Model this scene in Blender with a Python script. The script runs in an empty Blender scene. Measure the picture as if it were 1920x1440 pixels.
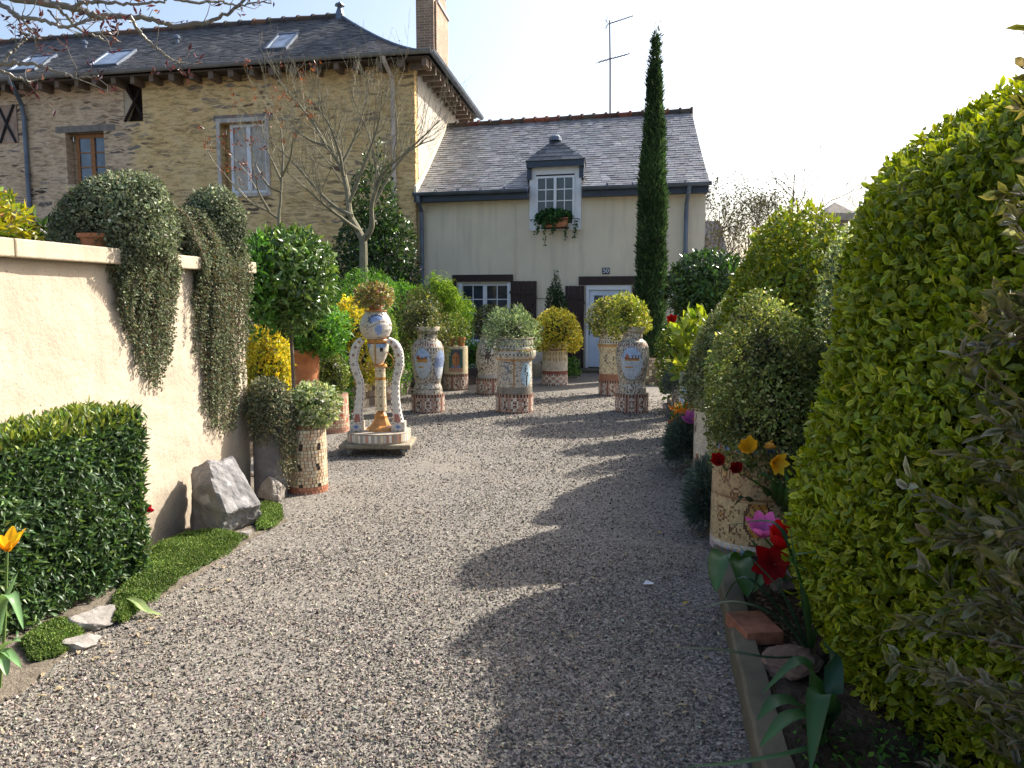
import bpy, math, random
import numpy as np
from mathutils import Vector
S = bpy.context.scene
COL = S.collection
R = math.radians
# ------------------------------------------------------------------ camera model (photo pixels 1920 x 1440)
FPX, CH, PITCH = 1493.0, 1.6, R(6.12)
def ray(x, y):
    rx, ry = (x-960)/FPX, (720-y)/FPX
    return np.array([rx, math.cos(PITCH)+ry*math.sin(PITCH), -math.sin(PITCH)+ry*math.cos(PITCH)])
def P(x, y, Y):
    d = ray(x, y); return np.array([0, 0, CH])+d*(Y/d[1])
def G(x, y, z=0.0):
    d = ray(x, y); return np.array([0, 0, CH])+d*((z-CH)/d[2])
def proj(p):
    q = np.array(p, float)-np.array([0, 0, CH])
    f = q[1]*math.cos(PITCH)-q[2]*math.sin(PITCH); u = q[1]*math.sin(PITCH)+q[2]*math.cos(PITCH)
    return 960+FPX*q[0]/f, 720-FPX*u/f
def hexc(h):
    h = h.lstrip('#'); v = [int(h[i:i+2], 16)/255 for i in (0, 2, 4)]
    return np.array([x/12.92 if x <= .04045 else ((x+.055)/1.055)**2.4 for x in v])
H = hexc
# ------------------------------------------------------------------ materials
def newmat(name):
    m = bpy.data.materials.new(name); m.use_nodes = True
    nt = m.node_tree; b = nt.nodes['Principled BSDF']; return m, nt, b
def N(nt, t, **kw):
    n = nt.nodes.new(t)
    for k, v in kw.items():
        if k in n.inputs: n.inputs[k].default_value = v
        else: setattr(n, k, v)
    return n
def ramp(nt, fac, stops):
    r = nt.nodes.new('ShaderNodeValToRGB'); e = r.color_ramp.elements
    while len(e) < len(stops): e.new(.5)
    for i, (p, c) in enumerate(stops):
        e[i].position = p; e[i].color = (*(c if hasattr(c, '__len__') else (c, c, c)), 1)
    nt.links.new(fac, r.inputs[0]); return r.outputs[0]
def mix(nt, a, b, fac, mode='MIX'):
    m = nt.nodes.new('ShaderNodeMix'); m.data_type = 'RGBA'; m.blend_type = mode
    for sock, v in ((m.inputs[6], a), (m.inputs[7], b), (m.inputs[0], fac)):
        if hasattr(v, 'links') or hasattr(v, 'is_linked'): nt.links.new(v, sock)
        elif hasattr(v, '__len__'): sock.default_value = (*v, 1)
        else: sock.default_value = v
    return m.outputs[2]
def pos(nt, scale=(1, 1, 1)):
    g = nt.nodes.new('ShaderNodeNewGeometry'); m = nt.nodes.new('ShaderNodeMapping')
    m.inputs['Scale'].default_value = scale; nt.links.new(g.outputs['Position'], m.inputs[0]); return m.outputs[0]
def noise(nt, vec, scale, detail=4, rough=.6, dist=0):
    n = N(nt, 'ShaderNodeTexNoise'); n.inputs['Scale'].default_value = scale; n.inputs['Detail'].default_value = detail
    n.inputs['Roughness'].default_value = rough; n.inputs['Distortion'].default_value = dist
    nt.links.new(vec, n.inputs['Vector']); return n.outputs[0]
def bump(nt, b, h, strength, dist=.01):
    n = nt.nodes.new('ShaderNodeBump'); n.inputs['Strength'].default_value = strength; n.inputs['Distance'].default_value = dist
    nt.links.new(h, n.inputs['Height']); nt.links.new(n.outputs[0], b.inputs['Normal'])
def plain(name, col, rough=.6, var=.25, scale=6, spec=.3, metal=0, bmp=.2, bd=.004, bscale=60, stretch=(1, 1, 1)):
    m, nt, b = newmat(name); v = pos(nt, stretch)
    n1 = noise(nt, v, scale, 5)
    c = np.array(col); f = ramp(nt, n1, [(.3, c*(1-var)), (.7, np.minimum(c*(1+var), .95))])
    nt.links.new(f, b.inputs['Base Color'])
    b.inputs['Roughness'].default_value = rough; b.inputs['Specular IOR Level'].default_value = spec; b.inputs['Metallic'].default_value = metal
    if bmp: bump(nt, b, noise(nt, v, bscale, 3), bmp, bd)
    return m
def attrmat(name, rough=.5, spec=.3, var=.2, scale=20, bmp=.15, bd=.003, bscale=80):
    m, nt, b = newmat(name); a = N(nt, 'ShaderNodeAttribute', attribute_name='col'); v = pos(nt)
    f = ramp(nt, noise(nt, v, scale, 4), [(.25, 1-var), (.75, 1+var)])
    nt.links.new(mix(nt, a.outputs['Color'], f, 1.0, 'MULTIPLY'), b.inputs['Base Color'])
    b.inputs['Roughness'].default_value = rough; b.inputs['Specular IOR Level'].default_value = spec
    if bmp: bump(nt, b, noise(nt, v, bscale, 3), bmp, bd)
    return m
def leafmat(name, rough=.42, spec=.45, trans=.35, warm=(1.25, 1.2, .55)):
    m, nt, b = newmat(name); a = N(nt, 'ShaderNodeAttribute', attribute_name='col')
    nt.links.new(a.outputs['Color'], b.inputs['Base Color']); b.inputs['Roughness'].default_value = rough
    b.inputs['Specular IOR Level'].default_value = spec
    t = nt.nodes.new('ShaderNodeBsdfTranslucent'); nt.links.new(mix(nt, a.outputs['Color'], warm, 1.0, 'MULTIPLY'), t.inputs[0])
    ms = nt.nodes.new('ShaderNodeMixShader'); ms.inputs[0].default_value = trans
    nt.links.new(b.outputs[0], ms.inputs[1]); nt.links.new(t.outputs[0], ms.inputs[2])
    nt.links.new(ms.outputs[0], nt.nodes['Material Output'].inputs[0]); return m
M = {}
M['leaf'] = leafmat('leaf'); M['gloss_leaf'] = leafmat('glossy_leaf', .3, .6, .22)
M['matte_leaf'] = leafmat('matte_leaf', .6, .25, .25, (1.1, 1.1, .8))
M['petal'] = leafmat('petal', .5, .25, .4, (1.2, .9, .8))
M['tile'] = attrmat('mosaic_tile', .3, .5, .18, 30, .2, .002, 120)
M['slate'] = attrmat('slate', .42, .5, .25, 9, .25, .003, 50)
M['oldslate'] = attrmat('old_slate', .6, .4, .4, 4, .3, .004, 40)
M['paint'] = attrmat('painted', .45, .4, .08, 5, .1, .002, 90)
M['stone'] = attrmat('stone', .85, .2, .3, 14, .6, .01, 40)
M['bark'] = attrmat('bark', .8, .2, .35, 18, .5, .006, 70)
M['zinc'] = plain('zinc', (.12, .15, .2), .45, .25, 3, .5, .3, .05)
M['terracotta'] = plain('terracotta', (.42, .17, .08), .75, .25, 9, .25, 0, .2)
M['terra_shiny'] = plain('glazed_terracotta', (.5, .22, .05), .35, .2, 20, .5, 0, .1)
M['white'] = plain('white_paint', (.72, .74, .78), .4, .05, 8, .4, 0, .03)
M['brown'] = plain('brown_paint', (.035, .018, .016), .55, .3, 10, .35, 0, .25, .003, 30, (6, 6, .5))
M['iron'] = plain('iron', (.02, .02, .024), .5, .2, 20, .5, .5, .05)
M['plaster'] = None
def glassmat(name, base, rough=.06):
    m, nt, b = newmat(name); v = pos(nt)
    nt.links.new(ramp(nt, noise(nt, v, 2.5, 2), [(.35, np.array(base)*.6), (.7, np.array(base)*1.4)]), b.inputs['Base Color'])
    b.inputs['Roughness'].default_value = rough; b.inputs['Specular IOR Level'].default_value = .6
    bump(nt, b, noise(nt, v, 1.5, 1), .04, .02); return m
M['glass'] = glassmat('window_glass', (.035, .045, .06)); M['curtain_glass'] = glassmat('curtained_glass', (.36, .31, .26), .12)
M['lace_glass'] = glassmat('lace_curtain_glass', (.16, .17, .2), .1); M['sky_glass'] = glassmat('roof_glass', (.2, .25, .33), .08)
def render_mat(name, base, stain, dark, scale=1.2, bs=.35, bsc=130, pit=0):
    m, nt, b = newmat(name); v = pos(nt)
    n1 = noise(nt, v, scale, 6, .65); c = mix(nt, base, stain, ramp(nt, n1, [(.42, 0), (.7, 1)]))
    vs = pos(nt, (4, 4, .35)); n2 = noise(nt, vs, 1.5, 4); c = mix(nt, c, dark, ramp(nt, n2, [(.5, 0), (.8, .75)]))
    sz_ = nt.nodes.new('ShaderNodeSeparateXYZ'); nt.links.new(v, sz_.inputs[0]); mz = nt.nodes.new('ShaderNodeMath'); mz.operation = 'MULTIPLY_ADD'; mz.inputs[1].default_value = .9; nt.links.new(noise(nt, v, 3.0, 5), mz.inputs[0]); nt.links.new(sz_.outputs[2], mz.inputs[2])
    c = mix(nt, c, np.array(dark)*.8, ramp(nt, mz.outputs[0], [(.45, .75), (.8, 0)]))   # splashed dirt along the foot
    n3 = noise(nt, v, bsc, 4, .7)
    if pit:
        n4 = noise(nt, v, 45, 3, .6); c = mix(nt, c, np.array(base)*.45, ramp(nt, n4, [(.66, 0), (.72, pit)]))
        n5 = noise(nt, v, 16, 4, .6); h = mix(nt, n3, n5, .6)
    else: h = n3
    nt.links.new(c, b.inputs['Base Color']); b.inputs['Roughness'].default_value = .9; b.inputs['Specular IOR Level'].default_value = .15
    bump(nt, b, h, bs, .012); return m
M['plaster'] = render_mat('cottage_render', (.76, .67, .52), (.67, .59, .46), (.52, .46, .37), .7, .2)
M['gable'] = render_mat('gable_render', (.47, .43, .37), (.40, .36, .30), (.31, .28, .25), .8, .3)
M['wallrender'] = render_mat('garden_wall_render', (.50, .425, .33), (.41, .34, .26), (.32, .275, .22), 1.4, 1.0, 50, .9)
M['coping'] = render_mat('coping', (.50, .42, .31), (.36, .30, .23), (.22, .2, .15), 3, .6, 80, .5)
M['conc'] = render_mat('kerb_concrete', (.26, .22, .15), (.17, .15, .105), (.10, .095, .07), 3, .6, 60, .6)
M['dusty_soil'] = plain('dusty_soil', (.17, .145, .115), .95, .35, 14, .1, 0, .8, .015, 60)
M['soil'] = plain('soil', (.075, .055, .04), .95, .5, 8, .1, 0, 1.0, .03, 30)
def stonewall(name):
    m, nt, b = newmat(name)
    v = pos(nt, (1, 1, 1)); nz = N(nt, 'ShaderNodeTexNoise'); nz.inputs['Scale'].default_value = 2.2; nt.links.new(v, nz.inputs['Vector'])
    vm = nt.nodes.new('ShaderNodeMapping'); vm.inputs['Scale'].default_value = (2.3, 2.3, 11.5)
    wv = nt.nodes.new('ShaderNodeVectorMath'); wv.operation = 'MULTIPLY_ADD'; wv.inputs[1].default_value = (.22, .22, .22)
    nt.links.new(nz.outputs['Color'], wv.inputs[0]); nt.links.new(v, wv.inputs[2]); nt.links.new(wv.outputs[0], vm.inputs[0])
    vo = N(nt, 'ShaderNodeTexVoronoi'); vo.inputs['Scale'].default_value = 1.0; nt.links.new(vm.outputs[0], vo.inputs['Vector'])
    ve = N(nt, 'ShaderNodeTexVoronoi', feature='DISTANCE_TO_EDGE'); ve.inputs['Scale'].default_value = 1.0; nt.links.new(vm.outputs[0], ve.inputs['Vector'])
    sep = nt.nodes.new('ShaderNodeSeparateColor'); nt.links.new(vo.outputs['Color'], sep.inputs[0])
    bare = ramp(nt, sep.outputs[0], [(.50, 0), (.62, 1)])       # which stones stay uncovered by mortar
    edge = ramp(nt, ve.outputs[0], [(.10, 0), (.20, 1)])
    patch = ramp(nt, noise(nt, v, .55, 3), [(.40, .22), (.58, 1)])
    fine = noise(nt, pos(nt, (3, 3, 9)), 3.2, 5, .7)
    rag = ramp(nt, fine, [(.36, 0), (.46, 1)])
    mk = mix(nt, mix(nt, mix(nt, bare, edge, 1, 'MULTIPLY'), patch, 1, 'MULTIPLY'), rag, 1, 'MULTIPLY')
    stone = ramp(nt, sep.outputs[1], [(.0, (.06, .05, .045)), (.4, (.15, .11, .075)), (.7, (.22, .2, .19)), (1, (.085, .06, .045))])
    g = nt.nodes.new('ShaderNodeNewGeometry'); sx = nt.nodes.new('ShaderNodeSeparateXYZ'); nt.links.new(g.outputs['Position'], sx.inputs[0])
    ad = nt.nodes.new('ShaderNodeMath'); ad.operation = 'MULTIPLY_ADD'; ad.inputs[1].default_value = .35; nt.links.new(noise(nt, v, 1.3, 4), ad.inputs[0]); nt.links.new(sx.outputs[0], ad.inputs[2])
    zone = nt.nodes.new('ShaderNodeMapRange'); zone.inputs[1].default_value = -9.35; zone.inputs[2].default_value = -9.05; nt.links.new(ad.outputs[0], zone.inputs[0])
    n1 = noise(nt, v, 1.6, 6, .7)
    och = ramp(nt, n1, [(.3, (.68, .47, .21)), (.55, (.80, .59, .30)), (.75, (.70, .53, .32))])
    gre = ramp(nt, n1, [(.3, (.58, .43, .28)), (.55, (.71, .55, .38)), (.75, (.63, .49, .35))])
    mort = mix(nt, gre, och, zone.outputs[0])
    # faint covered stones
    mort = mix(nt, mort, mix(nt, mort, (.5, .45, .40), 1, 'MULTIPLY'), ramp(nt, noise(nt, pos(nt, (2, 2, 8)), 2.1, 5, .7), [(.45, 0), (.68, .95)]))
    nt.links.new(mix(nt, mort, stone, mk), b.inputs['Base Color'])
    b.inputs['Roughness'].default_value = .92; b.inputs['Specular IOR Level'].default_value = .1
    bump(nt, b, mix(nt, fine, ve.outputs[0], .5), .8, .05); return m
M['rubble'] = stonewall('rubble_wall')
def brickmat(name):
    m, nt, b = newmat(name); g = N(nt, 'ShaderNodeTexCoord'); mp = nt.nodes.new('ShaderNodeMapping'); 
    v = pos(nt); sx = nt.nodes.new('ShaderNodeSeparateXYZ'); nt.links.new(v, sx.inputs[0])
    ad = nt.nodes.new('ShaderNodeMath'); ad.operation = 'ADD'; nt.links.new(sx.outputs[0], ad.inputs[0]); nt.links.new(sx.outputs[1], ad.inputs[1])
    cb = nt.nodes.new('ShaderNodeCombineXYZ'); nt.links.new(ad.outputs[0], cb.inputs[0]); nt.links.new(sx.outputs[2], cb.inputs[1])
    br = N(nt, 'ShaderNodeTexBrick'); br.inputs['Scale'].default_value = 1; br.inputs['Brick Width'].default_value = .22; br.inputs['Row Height'].default_value = .065
    br.inputs['Mortar Size'].default_value = .008; br.inputs['Color1'].default_value = (.30, .19, .12, 1); br.inputs['Color2'].default_value = (.20, .13, .09, 1); br.inputs['Mortar'].default_value = (.38, .31, .23, 1)
    nt.links.new(cb.outputs[0], br.inputs['Vector'])
    c = mix(nt, br.outputs[0], (.45, .37, .28), ramp(nt, noise(nt, v, 3, 5), [(.5, 0), (.75, .8)]))
    nt.links.new(c, b.inputs['Base Color']); b.inputs['Roughness'].default_value = .9; bump(nt, b, br.outputs[1], -.5, .02); return m
M['brick'] = brickmat('brick')
def gravelmat():
    m, nt, b = newmat('gravel'); v = pos(nt)
    vo = N(nt, 'ShaderNodeTexVoronoi'); vo.inputs['Scale'].default_value = 95; nt.links.new(v, vo.inputs['Vector'])
    sep = nt.nodes.new('ShaderNodeSeparateColor'); nt.links.new(vo.outputs['Color'], sep.inputs[0])
    c = ramp(nt, sep.outputs[0], [(0, (.055, .052, .049)), (.3, (.11, .103, .095)), (.55, (.17, .157, .14)), (.8, (.24, .22, .19)), (1, (.35, .32, .285))])
    dust = ramp(nt, noise(nt, v, .9, 6, .7), [(.42, 0), (.7, .5)])
    c = mix(nt, c, (.23, .205, .17), dust)
    nt.links.new(c, b.inputs['Base Color']); b.inputs['Roughness'].default_value = .9; b.inputs['Specular IOR Level'].default_value = .2
    bump(nt, b, vo.outputs['Distance'], -1.0, .02); return m
M['gravel'] = gravelmat()
M['pebble'] = attrmat('gravel_stone', .8, .25, .2, 90, .3, .002, 300)
# ------------------------------------------------------------------ mesh builder
class MB:
    def __init__(s): s.v = []; s.f = []; s.c = []; s.n = 0
    def add(s, V, F, C=(.5, .5, .5), dom='one'):
        """F: (k,m) int array; C: one colour / per vertex / per face"""
        V = np.asarray(V, float).reshape(-1, 3); F = np.asarray(F, int)
        if F.ndim == 1: F = F[None]
        C = np.asarray(C, float)
        if dom == 'one': L = np.broadcast_to(C, (F.size, 3))
        elif dom == 'v': L = C[F.ravel()]
        else: L = np.repeat(C, F.shape[1], 0)
        s.v.append(V); s.f.append(F+s.n); s.c.append(L); s.n += len(V)
    def build(s, name, mat, parent=None, smooth=False, origin=None):
        V = np.concatenate(s.v); me = bpy.data.meshes.new(name)
        o0 = np.array(parent_origin(parent)) if parent is not None else (np.array(origin) if origin is not None else np.array([(V[:, 0].min()+V[:, 0].max())/2, (V[:, 1].min()+V[:, 1].max())/2, V[:, 2].min()]))
        V = V-o0
        tot = np.concatenate([np.full(len(f), f.shape[1], int) for f in s.f]); lv = np.concatenate([f.ravel() for f in s.f])
        me.vertices.add(len(V)); me.vertices.foreach_set('co', V.astype(np.float32).ravel())
        me.loops.add(len(lv)); me.loops.foreach_set('vertex_index', lv.astype(np.int32))
        me.polygons.add(len(tot)); st = np.concatenate([[0], np.cumsum(tot)[:-1]])
        me.polygons.foreach_set('loop_start', st.astype(np.int32))
        try: me.polygons.foreach_set('loop_total', tot.astype(np.int32))
        except Exception: pass
        me.polygons.foreach_set('use_smooth', np.full(len(tot), bool(smooth)))
        me.update(calc_edges=True)
        a = me.color_attributes.new('col', 'FLOAT_COLOR', 'CORNER')
        L = np.concatenate(s.c); L4 = np.ones((len(L), 4), np.float32); L4[:, :3] = L
        a.data.foreach_set('color', L4.ravel())
        me.materials.append(M[mat] if isinstance(mat, str) else mat)
        ob = bpy.data.objects.new(name, me); COL.objects.link(ob)
        if parent is not None: ob.parent = parent
        else: ob.location = o0
        return ob
ORG = {}
def parent_origin(p):
    o = np.zeros(3)
    while p is not None: o = o+np.array(p.location); p = p.parent
    return o
def tag(o, label, cat, group=None):
    o['label'] = label; o['category'] = cat
    if group: o['group'] = group
    return o
def T(name, label, cat, loc, group=None):
    o = bpy.data.objects.new(name, None); COL.objects.link(o); o.location = tuple(float(x) for x in loc); o.empty_display_size = .1
    return tag(o, label, cat, group)
def struct(o, kind='structure'): o['kind'] = kind; return o
def nrm(a): return a/np.maximum(np.linalg.norm(a, axis=-1, keepdims=True), 1e-9)
BOXF = [[0, 3, 2, 1], [4, 5, 6, 7], [0, 1, 5, 4], [1, 2, 6, 5], [2, 3, 7, 6], [3, 0, 4, 7]]
def obox(mb, O, a, b, c, col=(.5, .5, .5)):
    O, a, b, c = [np.array(t, float) for t in (O, a, b, c)]
    mb.add([O, O+a, O+a+b, O+b, O+c, O+a+c, O+a+b+c, O+b+c], BOXF, col)
def box(mb, p0, p1, col=(.5, .5, .5)):
    p0, p1 = np.array(p0, float), np.array(p1, float); d = p1-p0
    obox(mb, p0, (d[0], 0, 0), (0, d[1], 0), (0, 0, d[2]), col)
def tube(mb, pts, rad, n=8, col=(.5, .5, .5), cap=True, flat=1.0):
    pts = np.asarray(pts, float); k = len(pts)
    rad = np.broadcast_to(np.asarray(rad, float), (k,)) if np.ndim(rad) < 1 or len(np.atleast_1d(rad)) == k else np.interp(np.linspace(0, 1, k), np.linspace(0, 1, len(rad)), rad)
    tg = nrm(np.gradient(pts, axis=0)); ref = np.array([0, 0, 1.]) if abs(tg[0][2]) < .9 else np.array([1., 0, 0])
    rings = []; u = nrm(np.cross(tg[0], ref))
    for i in range(k):
        u = nrm(u-tg[i]*np.dot(u, tg[i])); w = np.cross(tg[i], u)
        th = np.arange(n)*2*math.pi/n
        rings.append(pts[i]+rad[i]*(np.cos(th)[:, None]*u+flat*np.sin(th)[:, None]*w))
    V = np.concatenate(rings); i = np.arange(k-1)[:, None]*n; j = np.arange(n)[None]
    F = np.stack([i+j, i+(j+1) % n, i+n+(j+1) % n, i+n+j], -1).reshape(-1, 4)
    C = np.asarray(col, float)
    mb.add(V, F, C)
    if cap:
        for e, s in ((0, -1), (k-1, 1)):
            mb.add(rings[e] if s > 0 else rings[e][::-1], np.arange(n)[None], C)
def lathe(mb, cx, cy, prof, n=32, col=(.5, .5, .5), cap=True):
    prof = np.asarray(prof, float); k = len(prof); th = np.arange(n)*2*math.pi/n
    V = np.stack([cx+prof[:, 1][:, None]*np.cos(th), cy+prof[:, 1][:, None]*np.sin(th), np.repeat(prof[:, 0][:, None], n, 1)], -1).reshape(-1, 3)
    i = np.arange(k-1)[:, None]*n; j = np.arange(n)[None]
    F = np.stack([i+j, i+(j+1) % n, i+n+(j+1) % n, i+n+j], -1).reshape(-1, 4)
    mb.add(V, F, col)
    if cap:
        mb.add(V[-n:], np.arange(n)[None], col); mb.add(V[:n][::-1], np.arange(n)[None], col)
def mosaic(mb, cx, cy, prof, rows, cols, cfn, gap=.1, grout=(.25, .22, .19), seed=0, lift=.003, cap=True, jit=0):
    """a solid of revolution laid with square tiles standing a little proud of the grout"""
    rg = np.random.default_rng(seed); prof = np.asarray(prof, float)
    zz = np.linspace(prof[0, 0], prof[-1, 0], rows+1); zi = np.sort(np.unique(np.concatenate([zz, prof[:, 0]])))
    lathe(mb, cx, cy, np.stack([zi, np.interp(zi, prof[:, 0], prof[:, 1])], 1), max(24, cols), grout, cap)
    V = []; F = []; C = []
    dth = 2*math.pi/cols
    for i in range(rows):
        ro = rg.random()*jit
        za, zb = zz[i]+gap*(zz[i+1]-zz[i])*.5, zz[i+1]-gap*(zz[i+1]-zz[i])*.5
        ra, rb = np.interp(za, prof[:, 0], prof[:, 1])+lift, np.interp(zb, prof[:, 0], prof[:, 1])+lift
        for j in range(cols):
            ja, jb = (rg.uniform(-.16, .16, 2)*jit if jit else (0, 0)); t0, t1 = (j+ro+gap*.5+max(ja, 0))*dth, (j+ro+1-gap*.5-max(jb, 0))*dth
            c = cfn((j+.5)*dth, (i+.5)/rows, rg, i, j)
            if c is None: continue
            b = len(V)
            V += [(cx+ra*math.cos(t0), cy+ra*math.sin(t0), za), (cx+ra*math.cos(t1), cy+ra*math.sin(t1), za), (cx+rb*math.cos(t1), cy+rb*math.sin(t1), zb), (cx+rb*math.cos(t0), cy+rb*math.sin(t0), zb)]
            F.append([b, b+1, b+2, b+3]); C.append(c)
    mb.add(V, F, np.array(C), 'f')
def prism(mb, poly, d, col=(.5, .5, .5)):
    poly = np.asarray(poly, float); d = np.asarray(d, float); n = len(poly)
    V = np.concatenate([poly, poly+d]); mb.add(V, np.arange(n)[::-1][None], col)
    mb.add(V, (np.arange(n)+n)[None], col)
    mb.add(V, [[i, (i+1) % n, (i+1) % n+n, i+n] for i in range(n)], col)
def vnoise(p, f, seed, k=7):
    rg = np.random.default_rng(seed); s = np.zeros(len(p))
    for _ in range(k):
        d = rg.normal(size=3); s += np.sin(p@(d*f)+rg.uniform(0, 6.28))
    return s/k**.5
def leaves(mb, p, D, Nn, L, W, col, edge=None, kind=2, curl=.15, rg=None):
    """p base, D axis, Nn rough normal; kind 2 = folded lozenge, 4 = oval leaf with midrib"""
    n = len(p); D = nrm(D); Sd = nrm(np.cross(D, Nn)); U = np.cross(Sd, D)
    L = np.broadcast_to(L, (n,))[:, None]; W = np.broadcast_to(W, (n,))[:, None]
    if kind == 2:
        V = np.stack([p, p+D*L*.45+Sd*W*.5+U*W*.12, p+D*L-U*L*curl, p+D*L*.45-Sd*W*.5+U*W*.12], 1)
        b = np.arange(n)[:, None]*4; F = np.concatenate([b+np.array([[0, 1, 2]]), b+np.array([[0, 2, 3]])])
        mb.add(V.reshape(-1, 3), F, np.repeat(col, 4, 0), 'v')
    else:
        e = col if edge is None else edge
        m = p+D*L*.5+U*L*.02; t = p+D*L-U*L*curl
        l1 = p+D*L*.25+Sd*W*.42+U*W*.14; l2 = p+D*L*.65+Sd*W*.42+U*W*.14-U*L*curl*.3
        r1 = p+D*L*.25-Sd*W*.42+U*W*.14; r2 = p+D*L*.65-Sd*W*.42+U*W*.14-U*L*curl*.3
        V = np.stack([p, m, t, l1, l2, r1, r2], 1); b = np.arange(n)[:, None]*7
        F4 = np.concatenate([b+np.array([[0, 3, 4, 1]]), b+np.array([[0, 1, 6, 5]])]); F3 = np.concatenate([b+np.array([[1, 4, 2]]), b+np.array([[1, 2, 6]])])
        C = np.stack([col, col, e, e, e, e, e], 1).reshape(-1, 3)
        mb.add(V.reshape(-1, 3), F4, C, 'v'); mb.v.append(np.zeros((0, 3))); mb.f.append(F3+mb.n-n*7); mb.c.append(C[F3.ravel()])
def pick(rg, pal, n, jit=.22):
    cs = np.array([c for c, _ in pal], float); w = np.array([x for _, x in pal], float); w /= w.sum()
    c = cs[rg.choice(len(cs), n, p=w)]; return np.clip(c*(1+rg.normal(0, jit, (n, 1)))*(1+rg.normal(0, .06, (n, 3))), .003, .95)
SHAPES = {
 'ball': lambda t: np.sqrt(np.clip(1-(2*t-1)**2, 0, 1)),
 'dome': lambda t: np.where(t < .25, .78+.22*np.sin(np.clip(t/.25, 0, 1)*1.57), np.sqrt(np.clip(1-((t-.25)/.75)**2.6, 0, 1))),
 'cone': lambda t: np.where(t < .2, .7+.3*np.sin(t/.2*1.57), np.clip((1-t)/.8, 0, 1)**.62),
 'spire': lambda t: np.where(t < .3, .8+.2*t/.3, np.where(t < .6, 1.0, np.clip((1-t)/.4, 0, 1)**.8)),
 'box': lambda t: np.where(t > .9, np.sqrt(np.clip(1-((t-.9)/.1)**2, 0, 1))*.15+.85, .95+.05*t)}
def foliage(mb, cx, cy, z0, z1, r, n, L, W, pal, shape='ball', lump=.1, lf=6, seed=1, kind=2, edgepal=None, depth=.3, out=.5, upb=.15, ry=None, core=True, shoots=.06, corecol=(.03, .035, .018), clump=.25, rfun=None):
    rg = np.random.default_rng(seed); fn = SHAPES[shape] if isinstance(shape, str) else shape; ry = ry or r
    tt = np.linspace(0, 1, 200); w = fn(tt)*(1)+np.abs(np.gradient(fn(tt), tt))*r/(z1-z0)*fn(tt)*1.0+.02; cdf = np.cumsum(w); cdf /= cdf[-1]
    t = np.interp(rg.random(n), cdf, tt); th = rg.uniform(0, 2*math.pi, n); rr = fn(t)
    e = .002; dr = (fn(np.clip(t+e, 0, 1))-fn(np.clip(t-e, 0, 1)))/(2*e)
    nz = -dr*r/(z1-z0)
    O = nrm(np.stack([np.cos(th), np.sin(th)*r/ry, np.clip(nz, -3, 3)], 1))
    base = np.stack([r*rr*np.cos(th), ry*rr*np.sin(th), (t-.5)*(z1-z0)], 1)
    ln = vnoise(base, lf/1.0, seed+7)
    dd = 1-depth*rg.random(n)**1.8+lump*ln*.5
    sh = rg.random(n) < shoots; dd = dd+sh*rg.random(n)*min(.12, .035/r)
    p = base*dd[:, None]+np.array([cx, cy, (z0+z1)/2])
    tang = rg.normal(size=(n, 3)); D = nrm(O*out+nrm(tang)*.8+np.array([0, 0, upb])); Nn = nrm(O+rg.normal(size=(n, 3))*.45)
    cl = 1+clump*vnoise(base, lf*1.7, seed+3)
    c = np.clip(pick(rg, pal, n)*np.clip(cl, .45, 1.7)[:, None], .003, .95)
    ed = None if edgepal is None else pick(rg, edgepal, n)
    s = 1+rg.normal(0, .22, n).clip(-.5, .6)
    leaves(mb, p, D, Nn, L*s, W*s, c, ed, kind)
    if core:
        k, m = 14, 20; t = np.linspace(.03, .97, k); th = np.arange(m)*2*math.pi/m
        B = np.stack([(r*fn(t))[:, None]*np.cos(th), (ry*fn(t))[:, None]*np.sin(th), np.repeat(((t-.5)*(z1-z0))[:, None], m, 1)], -1).reshape(-1, 3)
        B = B*((.95-depth)*.92+lump*.4*vnoise(B, lf, seed+7))[:, None]+np.array([cx, cy, (z0+z1)/2])
        i = np.arange(k-1)[:, None]*m; j = np.arange(m)[None]
        mb.add(B, np.stack([i+j, i+(j+1) % m, i+m+(j+1) % m, i+m+j], -1).reshape(-1, 4), corecol)
def pxs(x0, x1, yt, yb, Y):
    c = P((x0+x1)/2, yb, Y); r = (x1-x0)/2/FPX*Y
    return c[0], Y, P(0, yb, Y)[2], P(0, yt, Y)[2], r
def curve(ctrl, n=24):
    """Catmull-Rom through control points"""
    c = np.asarray(ctrl, float); k = len(c)
    c = np.concatenate([[2*c[0]-c[1]], c, [2*c[-1]-c[-2]]]); o = []
    for t in np.linspace(0, k-1.0001, n):
        i = int(t); f = t-i; a, b, d, e = c[i:i+4]
        o.append(.5*(2*b+(d-a)*f+(2*a-5*b+4*d-e)*f*f+(3*b-a-3*d+e)*f**3))
    return np.array(o)
def limb(mb, p, d, length, rad, lev, rg, tips, up=.25, spread=.7, col=(.12, .1, .08), nseg=5, kids=3, wig=.16):
    pts = [np.array(p, float)]; d = nrm(np.array(d, float))
    for _ in range(nseg):
        d = nrm(d+rg.normal(0, wig, 3)+np.array([0, 0, up*.25])); pts.append(pts[-1]+d*length/nseg)
    tube(mb, pts, np.linspace(rad, rad*.55, len(pts)), 6 if rad > .015 else 4, col*(1+rg.normal(0, .1)) if isinstance(col, np.ndarray) else col, False)
    tips.append((pts[-1], d))
    if lev <= 0: return
    for k in range(kids):
        i = rg.integers(2, nseg+1); q = pts[i]; nd = nrm(d+nrm(rg.normal(size=3))*spread+np.array([0, 0, up]))
        limb(mb, q, nd, length*rg.uniform(.5, .75), max(rad*.5, .0025), lev-1, rg, tips, up, spread, col, max(3, nseg-1), kids, wig)
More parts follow.
